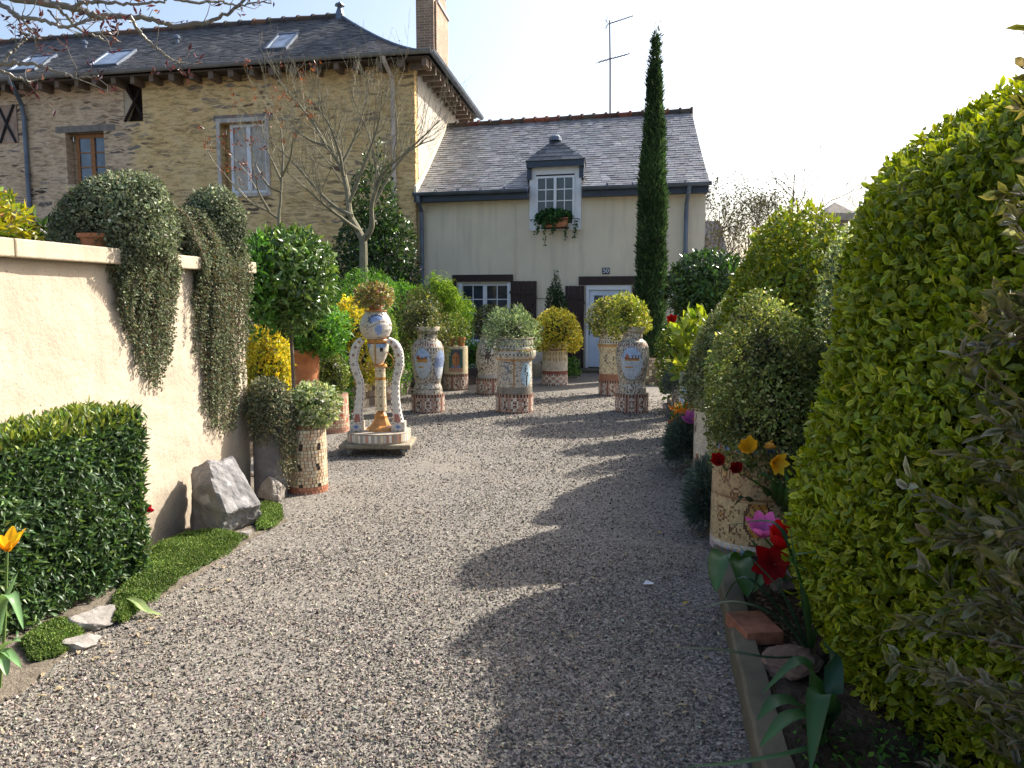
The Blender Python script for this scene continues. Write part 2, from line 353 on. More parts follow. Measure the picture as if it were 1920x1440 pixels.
# frames ------------------------------------------------------------------
class Frame:
    def __init__(s, O, u, b): s.O = np.array([*O, 0.]); s.u = nrm(np.array([*u, 0.])); s.b = nrm(np.array([*b, 0.]))
    def __call__(s, a, n, z): return s.O+s.u*a+s.b*n+np.array([0, 0, z])
    def px(s, x, y, n=0.0):
        d = ray(x, y); O = s.O+s.b*n; A = np.array([[d[0], -s.u[0]], [d[1], -s.u[1]]]); t, a = np.linalg.solve(A, O[:2]); return a, CH+d[2]*t
    def box(s, mb, a0, a1, n0, n1, z0, z1, col=(.5, .5, .5)):
        obox(mb, s(a0, n0, z0), s.u*(a1-a0), s.b*(n1-n0), (0, 0, z1-z0), col)
    def rect(s, x0, y0, x1, y1, n=0.0):
        xm, ym = (x0+x1)/2, (y0+y1)/2
        return s.px(x0, ym, n)[0], s.px(x1, ym, n)[0], s.px(xm, y1, n)[1], s.px(xm, y0, n)[1]
def holed(mb, fr, a0, a1, z0, z1, holes, n=0.0, depth=.22, col=(.5, .5, .5)):
    A = sorted({a0, a1, *[h[0] for h in holes], *[h[1] for h in holes]}); Z = sorted({z0, z1, *[h[2] for h in holes], *[h[3] for h in holes]})
    for i in range(len(A)-1):
        for j in range(len(Z)-1):
            am, zm = (A[i]+A[i+1])/2, (Z[j]+Z[j+1])/2
            if any(h[0] < am < h[1] and h[2] < zm < h[3] for h in holes): continue
            mb.add([fr(A[i], n, Z[j]), fr(A[i+1], n, Z[j]), fr(A[i+1], n, Z[j+1]), fr(A[i], n, Z[j+1])], [[0, 1, 2, 3]], col)
    for h in holes:
        q = [(h[0], h[2]), (h[1], h[2]), (h[1], h[3]), (h[0], h[3])]
        for i in range(4):
            p, r = q[i], q[(i+1) % 4]
            mb.add([fr(p[0], n, p[1]), fr(r[0], n, r[1]), fr(r[0], n+depth, r[1]), fr(p[0], n+depth, p[1])], [[0, 1, 2, 3]], col)
        mb.add([fr(*[(a) for a in (p[0],)], n+depth+.01, p[1]) for p in q], [[0, 1, 2, 3]], (.02, .02, .02))
def window(parent, fr, a0, a1, z0, z1, n, cols, rows, fmat='white', gmat='glass', fw=.06, bar=.022, leafs=2, name='window'):
    fb = MB(); d = .06
    fr.box(fb, a0, a0+fw, n, n+d, z0, z1); fr.box(fb, a1-fw, a1, n, n+d, z0, z1); fr.box(fb, a0+fw, a1-fw, n+.003, n+d-.003, z1-fw, z1); fr.box(fb, a0+fw, a1-fw, n+.003, n+d-.003, z0, z0+fw)
    ia0, ia1, iz0, iz1 = a0+fw, a1-fw, z0+fw, z1-fw; w = (ia1-ia0)/leafs
    for k in range(1, leafs): fr.box(fb, ia0+k*w-fw*.7, ia0+k*w+fw*.7, n-.012, n+d-.006, iz0, iz1)
    for k in range(leafs):
        la, lb = ia0+k*w+(fw*.7 if k else 0), ia0+(k+1)*w-(fw*.7 if k < leafs-1 else 0)
        for c in range(1, cols): x = la+(lb-la)*c/cols; fr.box(fb, x-bar/2, x+bar/2, n+.012, n+.04, iz0, iz1)
        for r in range(1, rows): z = iz0+(iz1-iz0)*r/rows; fr.box(fb, la, lb, n+.009, n+.043, z-bar/2, z+bar/2)
    wo = fb.build(name, fmat, parent)
    gb = MB(); fr.box(gb, ia0-.01, ia1+.01, n+.026, n+.034, iz0-.01, iz1+.01); gb.build('pane', gmat, wo)
    return wo
def slates(mb, fn, rows, width, nfn, pal, rg, lift=.012, over=1.3, skip=None):
    """fn(a,b): point, a in metres along the row, b 0 eave..1 ridge; nfn(b): (a0,a1)"""
    for i in range(rows):
        b0, b1 = i/rows, min(1.0, (i+over)/rows); a0, a1 = nfn(b0)
        if a1-a0 < .05: continue
        a = a0-rg.random()*width
        while a < a1:
            w = width*rg.uniform(.85, 1.15); s, e = max(a, a0), min(a+w-.006, a1); a += w
            if e-s < .02 or (skip and skip((s+e)/2, b0)): continue
            c0, c1 = nfn(b1); s1, e1 = min(max(s, c0), c1), min(max(e, c0), c1)
            p = [fn(s, b0), fn(e, b0), fn(e1, b1), fn(s1, b1)]
            nn = nrm(np.cross(p[1]-p[0], p[3]-p[0]) if np.linalg.norm(np.cross(p[1]-p[0], p[3]-p[0])) > 1e-6 else np.array([0, 0, 1.]))
            if nn[2] < 0: nn = -nn
            l0 = lift*rg.uniform(.8, 1.5); l1 = l0*rg.uniform(.7, 1.3); q = [p[0]+nn*l0, p[1]+nn*l1, p[2]+nn*.002, p[3]+nn*.002]
            c = pick(rg, pal, 1, .1)[0]; c = c*.35+np.array([.98, 1.0, 1.03])*c.mean()*.65
            mb.add(q+[p[0]-nn*.002, p[1]-nn*.002], [[0, 1, 2, 3], [4, 5, 1, 0]], c)
# ================================================================== camera, sky, sun
cam = bpy.data.cameras.new('camera'); camo = bpy.data.objects.new('camera', cam); COL.objects.link(camo)
camo.location = (0, 0, CH); camo.rotation_euler = (R(90)-PITCH, 0, 0); cam.sensor_width = 36; cam.lens = 28; cam.clip_start = .05; cam.clip_end = 2000; S.camera = camo
SUN_AZ, SUN_EL = R(36), R(38)          # azimuth counted from +X towards +Y
w = bpy.data.worlds.new('World'); S.world = w; w.use_nodes = True; nt = w.node_tree
sk = nt.nodes.new('ShaderNodeTexSky'); sk.sky_type = 'NISHITA'; sk.sun_disc = False; sk.sun_elevation = SUN_EL; sk.sun_rotation = math.pi/2-SUN_AZ
sk.air_density = 1.0; sk.dust_density = 4.0; sk.ozone_density = 1.0; sk.altitude = 50
nt.links.new(sk.outputs[0], nt.nodes['Background'].inputs[0]); nt.nodes['Background'].inputs[1].default_value = .135
sl = bpy.data.lights.new('sun', 'SUN'); sl.energy = 5.0; sl.angle = R(.55); sl.color = (1, .93, .82)
so = bpy.data.objects.new('sun', sl); COL.objects.link(so); so.location = (20, 14, 25)
so.rotation_euler = Vector((math.cos(SUN_EL)*math.cos(SUN_AZ), math.cos(SUN_EL)*math.sin(SUN_AZ), math.sin(SUN_EL))).to_track_quat('Z', 'Y').to_euler()
S.view_settings.view_transform = 'Standard'; S.view_settings.look = 'None'; S.view_settings.exposure = 1.0; S.view_settings.gamma = 1
S.cycles.max_bounces = 6; S.cycles.diffuse_bounces = 3; S.cycles.glossy_bounces = 2; S.cycles.transmission_bounces = 3; S.cycles.use_denoising = True
# ================================================================== cottage
CT = Frame((-2.21, 18.85), (.964, -.266), (.11, .994)); CW = 6.53
ZE, RISE, RUN, OV = 3.93, 2.28, 3.85, .32
ct = T('cottage', 'low cream rendered cottage with slate roof and small dormer, behind the mosaic urns', 'house', CT(0, 0, 0))
W_in = CT.rect(862, 530, 956, 643); D_in = CT.rect(1097, 535, 1182, 698)
D_in = (D_in[0], D_in[1], .06, D_in[3])
DM = CT.rect(994, 316, 1089, 432)          # dormer window outer box
mb = MB(); holed(mb, CT, 0, CW, 0, ZE+.02, [W_in, D_in], 0, .2, (.6, .55, .45))
mb.add([CT(CW, 0, 0), CT(CW, 2*RUN-.3, 0), CT(CW, 2*RUN-.3, ZE), CT(CW, RUN-OV+.1, ZE+RISE-.3), CT(CW, 0, ZE)], [[0, 1, 2, 3, 4]])
mb.add([CT(0, 2*RUN-.3, 0), CT(CW, 2*RUN-.3, 0), CT(CW, 2*RUN-.3, ZE), CT(0, 2*RUN-.3, ZE)], [[3, 2, 1, 0]])
mb.build('wall', 'plaster', ct)
mb = MB(); q = CT.px(968, 450, -.01)[0]; tube(mb, [CT(q, -.012, .2), CT(q-.01, -.012, 2), CT(q-.02, -.012, ZE-.1)], .012, 6); mb.build('cable', 'plaster', ct)
mb = MB(); za = CT.px(1015, 560, -.01)[1]; tube(mb, [CT(CT.px(1000, 560)[0], -.015, za), CT(CT.px(1064, 560)[0], -.015, za)], .007, 6); mb.build('cable', 'iron', ct)
A0, A1 = .0, CW+.04
def cfn(a, b): return CT(a, -OV+b*RUN, ZE+.06+RISE*b**1.08)
def cback(a, b): return CT(a, -OV+2*RUN-b*RUN, ZE+.06+RISE*b**1.08)
rg = np.random.default_rng(11)
mb = MB(); n = 10
for f in (cfn, cback):
    for i in range(n):
        b0, b1 = i/n, (i+1)/n
        segs = [(A0, A1)] if not (f is cfn and b0 < .3) else [(A0, DM[0]-.02), (DM[1]+.02, A1)]
        for s0, s1 in segs:
            p = [f(s0, b0), f(s1, b0), f(s1, b1), f(s0, b1)]; p = p if f is cfn else p[::-1]
            prism(mb, p, (0, 0, -.05), (.1, .1, .11))
PALC = [(H('#72757c'), 5), (H('#7b7d85'), 4), (H('#666971'), 3), (H('#898a8c'), 1), (H('#7b7665'), .5)]
slates(mb, cfn, 33, .19, lambda b: (A0, A1), PALC, rg, skip=lambda a, b: DM[0]-.05 < a < DM[1]+.05 and b < .27)
roof = mb.build('roof', 'slate', ct)
mb = MB()
for i in range(21):
    a = A0+i*(A1-A0)/21; l = (A1-A0)/21+.03; c = pick(rg, [(H('#5f4238'), 2), (H('#7a4838'), .8), (H('#57493f'), 2), (H('#4c4642'), 1)], 1, .15)[0]
    p = np.array([cfn(a, 1)+[0, 0, -.03], cfn(min(a+l, A1), 1)+[0, 0, -.03+.012]]); tube(mb, p, [.11, .105], 12, c)
    tube(mb, [p[1]-CT.u*.03+[0, 0, .005], p[1]+CT.u*.03+[0, 0, .005]], [.13, .13], 12, c*.9)
mb.build('ridge_tiles', 'stone', roof)
mb = MB(); prof = []                                    # verge flashing against the tall house
for b in np.linspace(0, 1, 9): prof.append(cfn(A0+.02, b))
for i in range(8): prism(mb, [prof[i], prof[i+1], prof[i+1]+[0, 0, .16], prof[i]+[0, 0, .16]], CT.u*.05)
mb.build('flashing', 'plaster', roof)
def gutter(parent, p0, p1, r=.065, mat='zinc', name='gutter', lip=None):
    mb = MB(); p0, p1 = np.array(p0), np.array(p1); ax = nrm(p1-p0); sd = nrm(np.cross(ax, [0, 0, 1])); th = np.linspace(math.pi, 2*math.pi, 9)
    V = []
    for p in (p0, p1):
        for rr in (r, r-.008):
            V += [p+sd*rr*math.cos(t)+np.array([0, 0, rr*math.sin(t)]) for t in th]
    F = []
    for i in range(8):
        F += [[i, i+1, i+19, i+18], [9+i+1, 9+i, 27+i, 27+i+1], [i, i+9, i+10, i+1], [18+i, 19+i, 28+i, 27+i]]
    mb.add(V, F); tube(mb, [p0+sd*(-r), p1+sd*(-r)], .011, 6); tube(mb, [p0+sd*r, p1+sd*r], .011, 6); k = int(np.linalg.norm(p1-p0)/.5)
    for i in range(1, k):
        q = p0+(p1-p0)*i/k; tube(mb, [q-ax*.012+sd*0, q+ax*.012], [r+.006, r+.006], 12, cap=False)
    return mb.build(name, mat, parent)
fa = MB()
for s0, s1 in ((A0, DM[0]-.03), (DM[1]+.03, A1-.06)): CT.box(fa, s0, s1, -OV+.02, -OV+.06, ZE-.14, ZE+.03); CT.box(fa, s0, s1, -OV+.06, -.005, ZE-.13, ZE-.11)
CT.box(fa, A1-.06, A1-.02, -OV+.02, RUN, ZE-.14, ZE+.03); fa.build('fascia', plain('blue_fascia', (.045, .06, .09), .5, .15, 5), ct)
for s0, s1 in ((A0, DM[0]-.03), (DM[1]+.03, A1+.03)): gutter(ct, CT(s0, -OV-.06, ZE+.05), CT(s1, -OV-.06, ZE+.05))
def pipe(parent, pts, r=.045, mat='zinc', name='downpipe'):
    mb = MB(); tube(mb, pts, r, 10)
    for i in range(1, 4):
        q = np.array(pts[-1])*(i/4)+np.array(pts[-2])*(1-i/4); tube(mb, [q-[0, 0, .03], q+[0, 0, .03]], r+.012, 10)
    return mb.build(name, mat, parent)
q = CT.px(791, 430, -.07)[0]; pipe(ct, [CT(q-.02, -OV-.06, ZE), CT(q-.01, -OV-.04, ZE-.12), CT(q, -.09, ZE-.32), CT(q, -.07, ZE-.5), CT(q, -.07, 0.05)])
q = CT.px(1286, 430, -.07)[0]; pipe(ct, [CT(q+.02, -OV-.06, ZE), CT(q+.01, -OV-.04, ZE-.12), CT(q, -.09, ZE-.34), CT(q, -.07, ZE-.5), CT(q, -.07, 0.05)])
# dormer
dm = MB(); zt = DM[3]; CT.box(dm, DM[0], DM[1], -.02, 1.1, DM[2], zt)   # body and white surround
dmo = MB()
fw = .14; CT.box(dmo, DM[0]-.01, DM[0]+fw, -.05, .02, DM[2], zt+.03); CT.box(dmo, DM[1]-fw, DM[1]+.01, -.05, .02, DM[2], zt+.03)
CT.box(dmo, DM[0]+fw, DM[1]-fw, -.047, .02, zt-.13, zt+.03); CT.box(dmo, DM[0]+fw, DM[1]-fw, -.047, .02, DM[2], DM[2]+.1)
dorm = dmo.build('dormer', 'white', ct); dm.build('cheeks', plain('dormer_cheek', (.07, .075, .085), .6, .2, 8), dorm)
window(dorm, CT, DM[0]+fw, DM[1]-fw, DM[2]+.1, zt-.17, -.085, 2, 4, fw=.045)
mb = MB(); CT.box(mb, DM[0]+fw, DM[1]-fw, -.06, -.03, zt-.18, zt-.14); mb.build('blind_box', 'brown', dorm)
e0, e1 = CT.px(985, 306, -.22)[0], CT.px(1097, 306, -.22)[0]; zb = zt+.03
mb = MB(); CT.box(mb, e0+.02, e1-.02, -.2, -.16, zb-.02, zb+.11); CT.box(mb, e0+.02, e0+.06, -.16, 1.0, zb-.02, zb+.11); CT.box(mb, e1-.06, e1-.02, -.16, 1.0, zb-.02, zb+.11)
for s in (e0+.03, e1-.13): CT.box(mb, s, s+.1, -.12, .5, zb-.26, zb-.02)
CT.box(mb, e0+.06, e1-.06, -.16, 1.0, zb+.09, zb+.108); mb.build('dormer_fascia', bpy.data.materials['blue_fascia'], dorm)
ap = CT((e0+e1)/2-.03, .42, zb+.70); ap2 = CT((e0+e1)/2-.03, 1.6, zb+.70); zb2 = zb+.115
c0, c1, c2, c3 = CT(e0, -.22, zb2), CT(e1, -.22, zb2), CT(e1, 1.6, zb2), CT(e0, 1.6, zb2)
mb = MB(); mb.add([c0, c1, ap], [[0, 1, 2]], (.08, .085, .1)); mb.add([c1, c2, ap2, ap], [[0, 1, 2, 3]], (.08, .085, .1)); mb.add([c3, c0, ap, ap2], [[0, 1, 2, 3]], (.08, .085, .1)); mb.add([c0, c1, c2, c3], [[3, 2, 1, 0]], (.05, .05, .06))
PALD = [(H('#4c525c'), 3), (H('#5c636e'), 2), (H('#424852'), 2)]
Ld = e1-e0
slates(mb, lambda a, b: c0+(c1-c0)*(a/Ld)*1.0+(ap-(c0+c1)/2)*b, 6, .2, lambda b: (Ld*b*.5, Ld*(1-b*.5)), PALD, rg, .01)
sd = 1.82
def dside(o, top):
    def f(a, b): return o+CT.b*a+(top-o-CT.b*(.42+.22))*b
    return f
slates(mb, dside(c0, ap), 6, .2, lambda b: (.64*b, sd), PALD, rg, .01); slates(mb, dside(c1, ap), 6, .2, lambda b: (.64*b, sd), PALD, rg, .01)
dr = mb.build('dormer_roof', 'slate', dorm)
mb = MB(); k = np.array(ap); tube(mb, [k+[0, 0, -.06]-CT.b*.02, k+[0, 0, .0]-CT.b*.02, k+[0, 0, .05], k+[0, 0, .085]], [.15, .14, .09, .02], 12); tube(mb, [k, ap2], .06, 8); mb.build('finial', 'zinc', dr)
# lintels, shutters, door
wd = MB(); 
def lint(x0, y0, x1, y1, name):
    r = CT.rect(x0, y0, x1, y1, -.03); m = MB(); CT.box(m, r[0], r[1], -.035, .1, r[2], r[3]); m.build(name, 'brown', ct)
lint(848, 515, 962, 528, 'lintel'); lint(1085, 518, 1208, 534, 'lintel')
for x0, y0, x1, y1, brace in ((957, 527, 1006, 640, 1), (1059, 536, 1095, 693, 1), (818, 528, 856, 640, -1), (1184, 536, 1222, 693, -1)):
    r = CT.rect(x0, y0, x1, y1, -.06); m = MB(); k = 5
    for i in range(k): CT.box(m, r[0]+(r[1]-r[0])*i/k+.004, r[0]+(r[1]-r[0])*(i+1)/k-.004, -.06, -.03, r[2], r[3])
    for z in (r[2]+.12, r[3]-.3): CT.box(m, r[0]+.01, r[1]-.01, -.085, -.06, z, z+.1)
    obox(m, CT(r[0]+.03, -.08, r[2]+.2), CT.u*(r[1]-r[0]-.1)+np.array([0, 0, r[3]-r[2]-.55]), CT.u*.09, -CT.b*.004)
    sh = m.build('shutter', 'brown', ct); m = MB()
    for z in (r[2]+.17, r[3]-.25): m = MB(); CT.box(m, (r[1]-.03 if brace < 0 else r[0]-.02), (r[1]+.02 if brace < 0 else r[0]+.03), -.1, -.085, z-.03, z+.03); m.build('hinge', 'iron', sh)
wo = window(ct, CT, W_in[0], W_in[1], W_in[2], W_in[3], .08, 2, 4, fw=.07)
mb = MB(); CT.box(mb, W_in[0]-.08, W_in[1]+.08, -.09, .08, W_in[2]-.09, W_in[2]-.003); mb.build('sill', 'white', wo)
for a in (W_in[0]-.02, W_in[1]-.06): mb = MB(); CT.box(mb, a, a+.08, -.025, .07, W_in[2], W_in[3]-.01); mb.build('jamb', 'white', wo)
dd = MB(); a0, a1, z0, z1 = D_in; a0 += .01; fw = .09
CT.box(dd, a0, a0+.07, -.01, .14, z0, z1); CT.box(dd, a1-.07, a1, -.01, .14, z0, z1); CT.box(dd, a0+.07, a1-.07, -.007, .14, z1-.1, z1)
door = dd.build('door', 'white', ct)
lf = MB(); b0, b1 = a0+.075, a1-.075; zm = z0+.66
CT.box(lf, b0, b0+.11, .04, .085, z0+.02, z1-.11); CT.box(lf, b1-.11, b1, .04, .085, z0+.02, z1-.11)
for za, zc in ((z0+.02, z0+.2), (zm-.08, zm+.02), (z1-.22, z1-.11)): CT.box(lf, b0+.11, b1-.11, .043, .082, za, zc)
CT.box(lf, b0+.11, b1-.11, .058, .075, z0+.2, zm-.08); CT.box(lf, b0+.16, b1-.16, .048, .058, z0+.26, zm-.14)
for i in (1, 2): x = b0+.11+(b1-b0-.22)*i/3; CT.box(lf, x-.015, x+.015, .046, .078, zm+.02, z1-.22)
for i in (1, 2, 3): z = zm+.02+(z1-.24-zm)*i/4; CT.box(lf, b0+.11, b1-.11, .048, .076, z-.015, z+.015)
leaf_ = lf.build('door_leaf', plain('blue_white_paint', (.58, .66, .80), .4, .05, 6, .4, 0, .03), door)
g = MB(); CT.box(g, b0+.1, b1-.1, .062, .068, zm+.01, z1-.21); g.build('pane', 'lace_glass', leaf_)
g = MB(); hx, hz = CT.px(1104, 617, .03); CT.box(g, hx-.02, hx+.02, .028, .04, hz-.14, hz+.14); tube(g, [CT(hx, .03, hz+.02), CT(hx, -.03, hz+.02), CT(hx+.11, -.03, hz+.02)], .01, 6); g.build('handle', 'iron', leaf_)
g = MB(); r = CT.rect(1129, 502, 1143, 514); CT.box(g, r[0], r[1], -.018, -.001, r[2], r[3]); npo = g.build('number_plate', plain('navy_enamel', (.012, .018, .05), .25, .1, 10, .6), ct)
fc = bpy.data.curves.new('number', 'FONT'); fc.body = '50'; fc.size = .135; fc.align_x = 'CENTER'; fc.align_y = 'CENTER'; fc.extrude = .002; fc.materials.append(M['white'])
ft = bpy.data.objects.new('number', fc); me_ = bpy.data.meshes.new_from_object(ft); bpy.data.objects.remove(ft)
fo = bpy.data.objects.new('number', me_); COL.objects.link(fo); fo.parent = npo; c = CT((r[0]+r[1])/2, -.0205, (r[2]+r[3])/2); fo.location = c-parent_origin(npo); fo.rotation_euler = (R(90), 0, math.atan2(-.266, .964))
g = MB(); a = CT.px(1085, 700, -.5)[0]; b_ = CT.px(1200, 700, -.5)[0]; CT.box(g, a, b_, -.62, 0.1, 0, .06); g.build('doorstep', 'conc', ct)
# antenna
anb = cfn(CT.px(1144, 213, RUN-OV)[0], 1)
an = T('antenna', 'tall thin television antenna mast with two aerial combs above the cottage ridge', 'antenna', anb)
Yr = anb[1]
g = MB(); tube(g, [anb+[0, 0, -.1], P(1144, 120, Yr), P(1143, 38, Yr)], [.022, .02, .016], 8); g.build('mast', 'iron', an)
def yagi(x0, y0, x1, y1, k, el, dy):
    g = MB(); p, q = P(x0, y0, Yr-.15), P(x1, y1, Yr+.2); tube(g, [p, q], .012, 6)
    for i in range(k):
        c = p+(q-p)*(i+.2)/k; v = nrm(np.cross(q-p, [0, 0, 1]))*el*(1-.3*i/k); tube(g, [c-v, c+v], .006, 5)
    if dy:
        for e in (-1, 1): tube(g, [p, p+np.array([-.1, 0, .12*e])], .007, 5); tube(g, [p+np.array([-.05, -.2, .1*e]), p+np.array([-.05, .2, .1*e])], .006, 5)
    g.build('aerial', 'iron', an)
yagi(1141, 45, 1187, 30, 7, .16, True); yagi(1121, 117, 1180, 101, 9, .2, False)
# window box on the dormer
fbx = MB(); r = CT.rect(1018, 409, 1064, 426, -.2)
fb = T('window_box', 'small brown flower trough on the cottage dormer sill', 'planter', CT((r[0]+r[1])/2, -.2, r[2]))
CT.box(fbx, r[0], r[1], -.3, -.1, r[2], r[3]); CT.box(fbx, r[0]-.015, r[1]+.015, -.315, -.085, r[3]-.04, r[3]+.002); fbx.build('trough', 'terracotta', fb)
g = MB(); zz = r[2]-.02; tube(g, [CT(DM[0]+.03, -.06, zz+.18), CT(DM[0]+.03, -.33, zz+.18), CT(DM[1]-.03, -.33, zz+.18), CT(DM[1]-.03, -.06, zz+.18)], .01, 6)
tube(g, [CT(r[0]-.03, -.06, zz+.01), CT(r[1]+.03, -.06, zz+.01)], .015, 6); tube(g, [CT(r[0]+.05, -.05, zz), CT(r[0]+.05, -.32, zz)], .012, 6); tube(g, [CT(r[1]-.05, -.05, zz), CT(r[1]-.05, -.32, zz)], .012, 6); g.build('bracket', 'iron', fb)
mb = MB(); cx = CT((r[0]+r[1])/2, -.2, 0)
PALI = [(H('#2f5a2c'), 3), (H('#3f6f35'), 2), (H('#234622'), 2)]
foliage(mb, cx[0], cx[1], r[3]-.15, r[3]+.17, .42, 900, .07, .06, PALI, 'ball', .25, 5, 21, ry=.2, corecol=(.02, .03, .015))
rr = np.random.default_rng(5)
for xx, yb in ((1020, 458), (1058, 450), (1006, 440), (1077, 446), (1035, 440)):
    pts = curve([P(xx, 412, cx[1]-.1), P(xx+2, 430, cx[1]-.12), P(xx+rr.uniform(-3, 3), yb, cx[1]+.02)], 14); tube(mb, pts, .006, 4, (.05, .07, .03))
    k = 26; p = pts[rr.integers(2, 14, k)]+rr.normal(0, .025, (k, 3)); leaves(mb, p, rr.normal(size=(k, 3)), rr.normal(size=(k, 3)), .06, .055, pick(rr, PALI, k))
tag(mb.build('trailing_ivy', 'leaf'), 'green ivy spilling over the trough at the dormer window', 'plant')
# ================================================================== tall stone house
LH = Frame((-2.235, 18.70), (-.978, .207), (.126, .992)); LL = 15.0; LZ = 6.86
lh = T('stone_house', 'tall ochre rubble stone house with dark slate roof and brick chimney', 'house', LH(0, 0, 0))
def lrect(x0, y0, x1, y1, n=0):
    r = LH.rect(x1, y0, x0, y1, n); return r
WA = lrect(125, 247, 197, 345); WB = lrect(415, 229, 499, 362); WX = lrect(232, 153, 267, 228)
mb = MB(); holed(mb, LH, LL, 0, 0, LZ+.1, [], 0)
mb = MB(); holed(mb, LH, 0, LL, 0, LZ+.1, [WA, WB, WX], 0, .3, (.4, .3, .15))
DEP = 6.1
mb.add([LH(LL, 0, 0), LH(LL, DEP, 0), LH(LL, DEP, LZ), LH(LL, 0, LZ)], [[0, 1, 2, 3]]); mb.add([LH(0, DEP, 0), LH(LL, DEP, 0), LH(LL, DEP, LZ), LH(0, DEP, LZ)], [[0, 1, 2, 3]])
wl = mb.build('wall', 'rubble', lh)
mb = MB(); mb.add([LH(-.01, .32, 0), LH(-.01, DEP, 0), LH(-.01, DEP, LZ+.1), LH(-.01, .32, LZ+.1)], [[0, 1, 2, 3]]); mb.build('end_wall', 'gable', lh)
mb = MB(); rg = np.random.default_rng(3); z = 0
mb.add([LH(0, 0, 0), LH(0, .33, 0), LH(0, .33, LZ), LH(0, 0, LZ)], [[0, 1, 2, 3]])
while z < LZ-.1:
    h = rg.uniform(.05, .2); dpt = rg.uniform(.12, .34); LH.box(mb, -.012-rg.random()*.02, .05, .004, dpt, z, min(z+h-.012, LZ), (.3, .22, .15)); z += h
mb.build('quoins', 'rubble', wl)
# eaves, rafters, roof
ZL, RS, RN = 7.0, 1.9, 2.9
C0 = LH(-.5, -.5, 0)*[1, 1, 0]
def lfront(d, b): return C0+LH.b*(RN*b)+LH.u*d+np.array([0, 0, ZL+RS*b**1.28])
EDL = 6.6; RB = EDL-RN
def lside(n, b): return C0+LH.b*n+LH.u*(3.05*b)+np.array([0, 0, ZL+RS*b**1.28])
def lback(d, b): return C0+LH.b*(EDL-RB*b)+LH.u*d+np.array([0, 0, ZL+RS*b**1.28])
mb = MB(); dk = (.055, .055, .062)
K = 12
for i in range(K):
    b0, b1 = i/K, (i+1)/K
    for f, l0, l1 in ((lfront, (3.05*b0, LL), (3.05*b1, LL)), (lback, (3.05*b0, LL), (3.05*b1, LL)), (lside, (RN*b0, EDL-RB*b0), (RN*b1, EDL-RB*b1))):
        mb.add([f(l0[0], b0), f(l0[1], b0), f(l1[1], b1), f(l1[0], b1)], [[0, 1, 2, 3]], dk)
PALL = [(H('#4c4d52'), 4), (H('#56565a'), 3), (H('#404148'), 3), (H('#66625c'), 1.2), (H('#5b5448'), 1)]
slates(mb, lfront, 36, .2, lambda b: (3.05*b, LL), PALL, rg, .012, 1.25)
slates(mb, lside, 36, .2, lambda b: (RN*b, EDL-RB*b), PALL, rg, .012, 1.25)
lroof = mb.build('roof', 'oldslate', lh)
mb = MB(); d = 3.0
while d < LL:
    c = pick(rg, [(H('#584840'), 2), (H('#665044'), 1), (H('#4c4845'), 2)], 1, .15)[0]
    p = lfront(d, 1)+[0, 0, -.03]; tube(mb, [p, p+LH.u*.42+[0, 0, .01]], [.1, .11], 10, c); tube(mb, [p+LH.u*.38, p+LH.u*.45], [.14, .14], 10, c); d += .42
mb.build('ridge_tiles', 'stone', lroof)
for f, e in ((lambda b: lfront(3.05*b, b), 0), (lambda b: lback(3.05*b, b), 1)):
    m = MB(); tube(m, [f(b)+[0, 0, .005] for b in np.linspace(0, 1, 14)], .035, 6); m.build('hip', 'zinc', lroof)
mb = MB(); k = lfront(3.1, 1); tube(mb, [k+[0, 0, -.1], k+[0, 0, .05], k+[0, 0, .24], k+[0, 0, .3]], [.14, .12, .05, .07], 10); tube(mb, [k+[0, 0, .26], k+[0, 0, .31]], [.13, .11], 10); tube(mb, [k+[0, 0, .31], k+[0, 0, .36]], [.05, .03], 8); mb.build('finial', 'zinc', lroof)
mb = MB()
d = .1
while d < LL:
    mb = MB(); j = rg.uniform(-.02, .02); w = rg.uniform(.1, .14); LH.box(mb, d-.5+j, d-.5+j+w, -.44, .05, LZ-.13+rg.uniform(-.02, .02), LZ+.02, (.17, .13, .10)); d += .52; mb.build('rafter', 'bark', lh)
n = .35
while n < EDL-.7:
    mb = MB(); LH.box(mb, -.44, .05, n-.5, n-.5+.12, LZ-.13, LZ+.02, (.17, .13, .10)); n += .5; mb.build('rafter', 'bark', lh)
mb = MB(); LH.box(mb, -.46, LL, -.46, 0, LZ+.02, LZ+.05, (.10, .08, .065)); LH.box(mb, -.46, 0, 0, EDL-.9, LZ+.022, LZ+.052, (.10, .08, .065)); mb.build('soffit', 'bark', lh)
gutter(lh, C0+LH.b*-.06+LH.u*LL+[0, 0, ZL], C0+LH.b*-.06-LH.u*.06+[0, 0, ZL], .075, plain('aged_gutter', (.20, .20, .20), .5, .2, 4)); gutter(lh, C0-LH.u*.06-LH.b*.06+[0, 0, ZL], C0-LH.u*.06+LH.b*EDL+[0, 0, ZL], .075, 'zinc')
q = LH.px(737, 200, -.07); a_, zt_ = q; pipe(lh, [LH(LH.px(719, 105, -.5)[0], -.55, ZL-.02), LH(LH.px(721, 112, -.5)[0], -.5, ZL-.18), LH(a_, -.12, LZ-.28), LH(a_, -.07, LZ-.5), LH(a_, -.07, 2.2)], .05, plain('pale_pipe', (.50, .42, .36), .6, .2, 4))
a_ = LH.px(47, 250, -.07)[0]; pipe(lh, [LH(LH.px(20, 148, -.5)[0], -.55, ZL-.02), LH(LH.px(24, 156, -.5)[0], -.5, ZL-.18), LH(a_, -.12, LZ-.4), LH(a_, -.07, LZ-.7), LH(a_, -.07, 0.5)], .055)
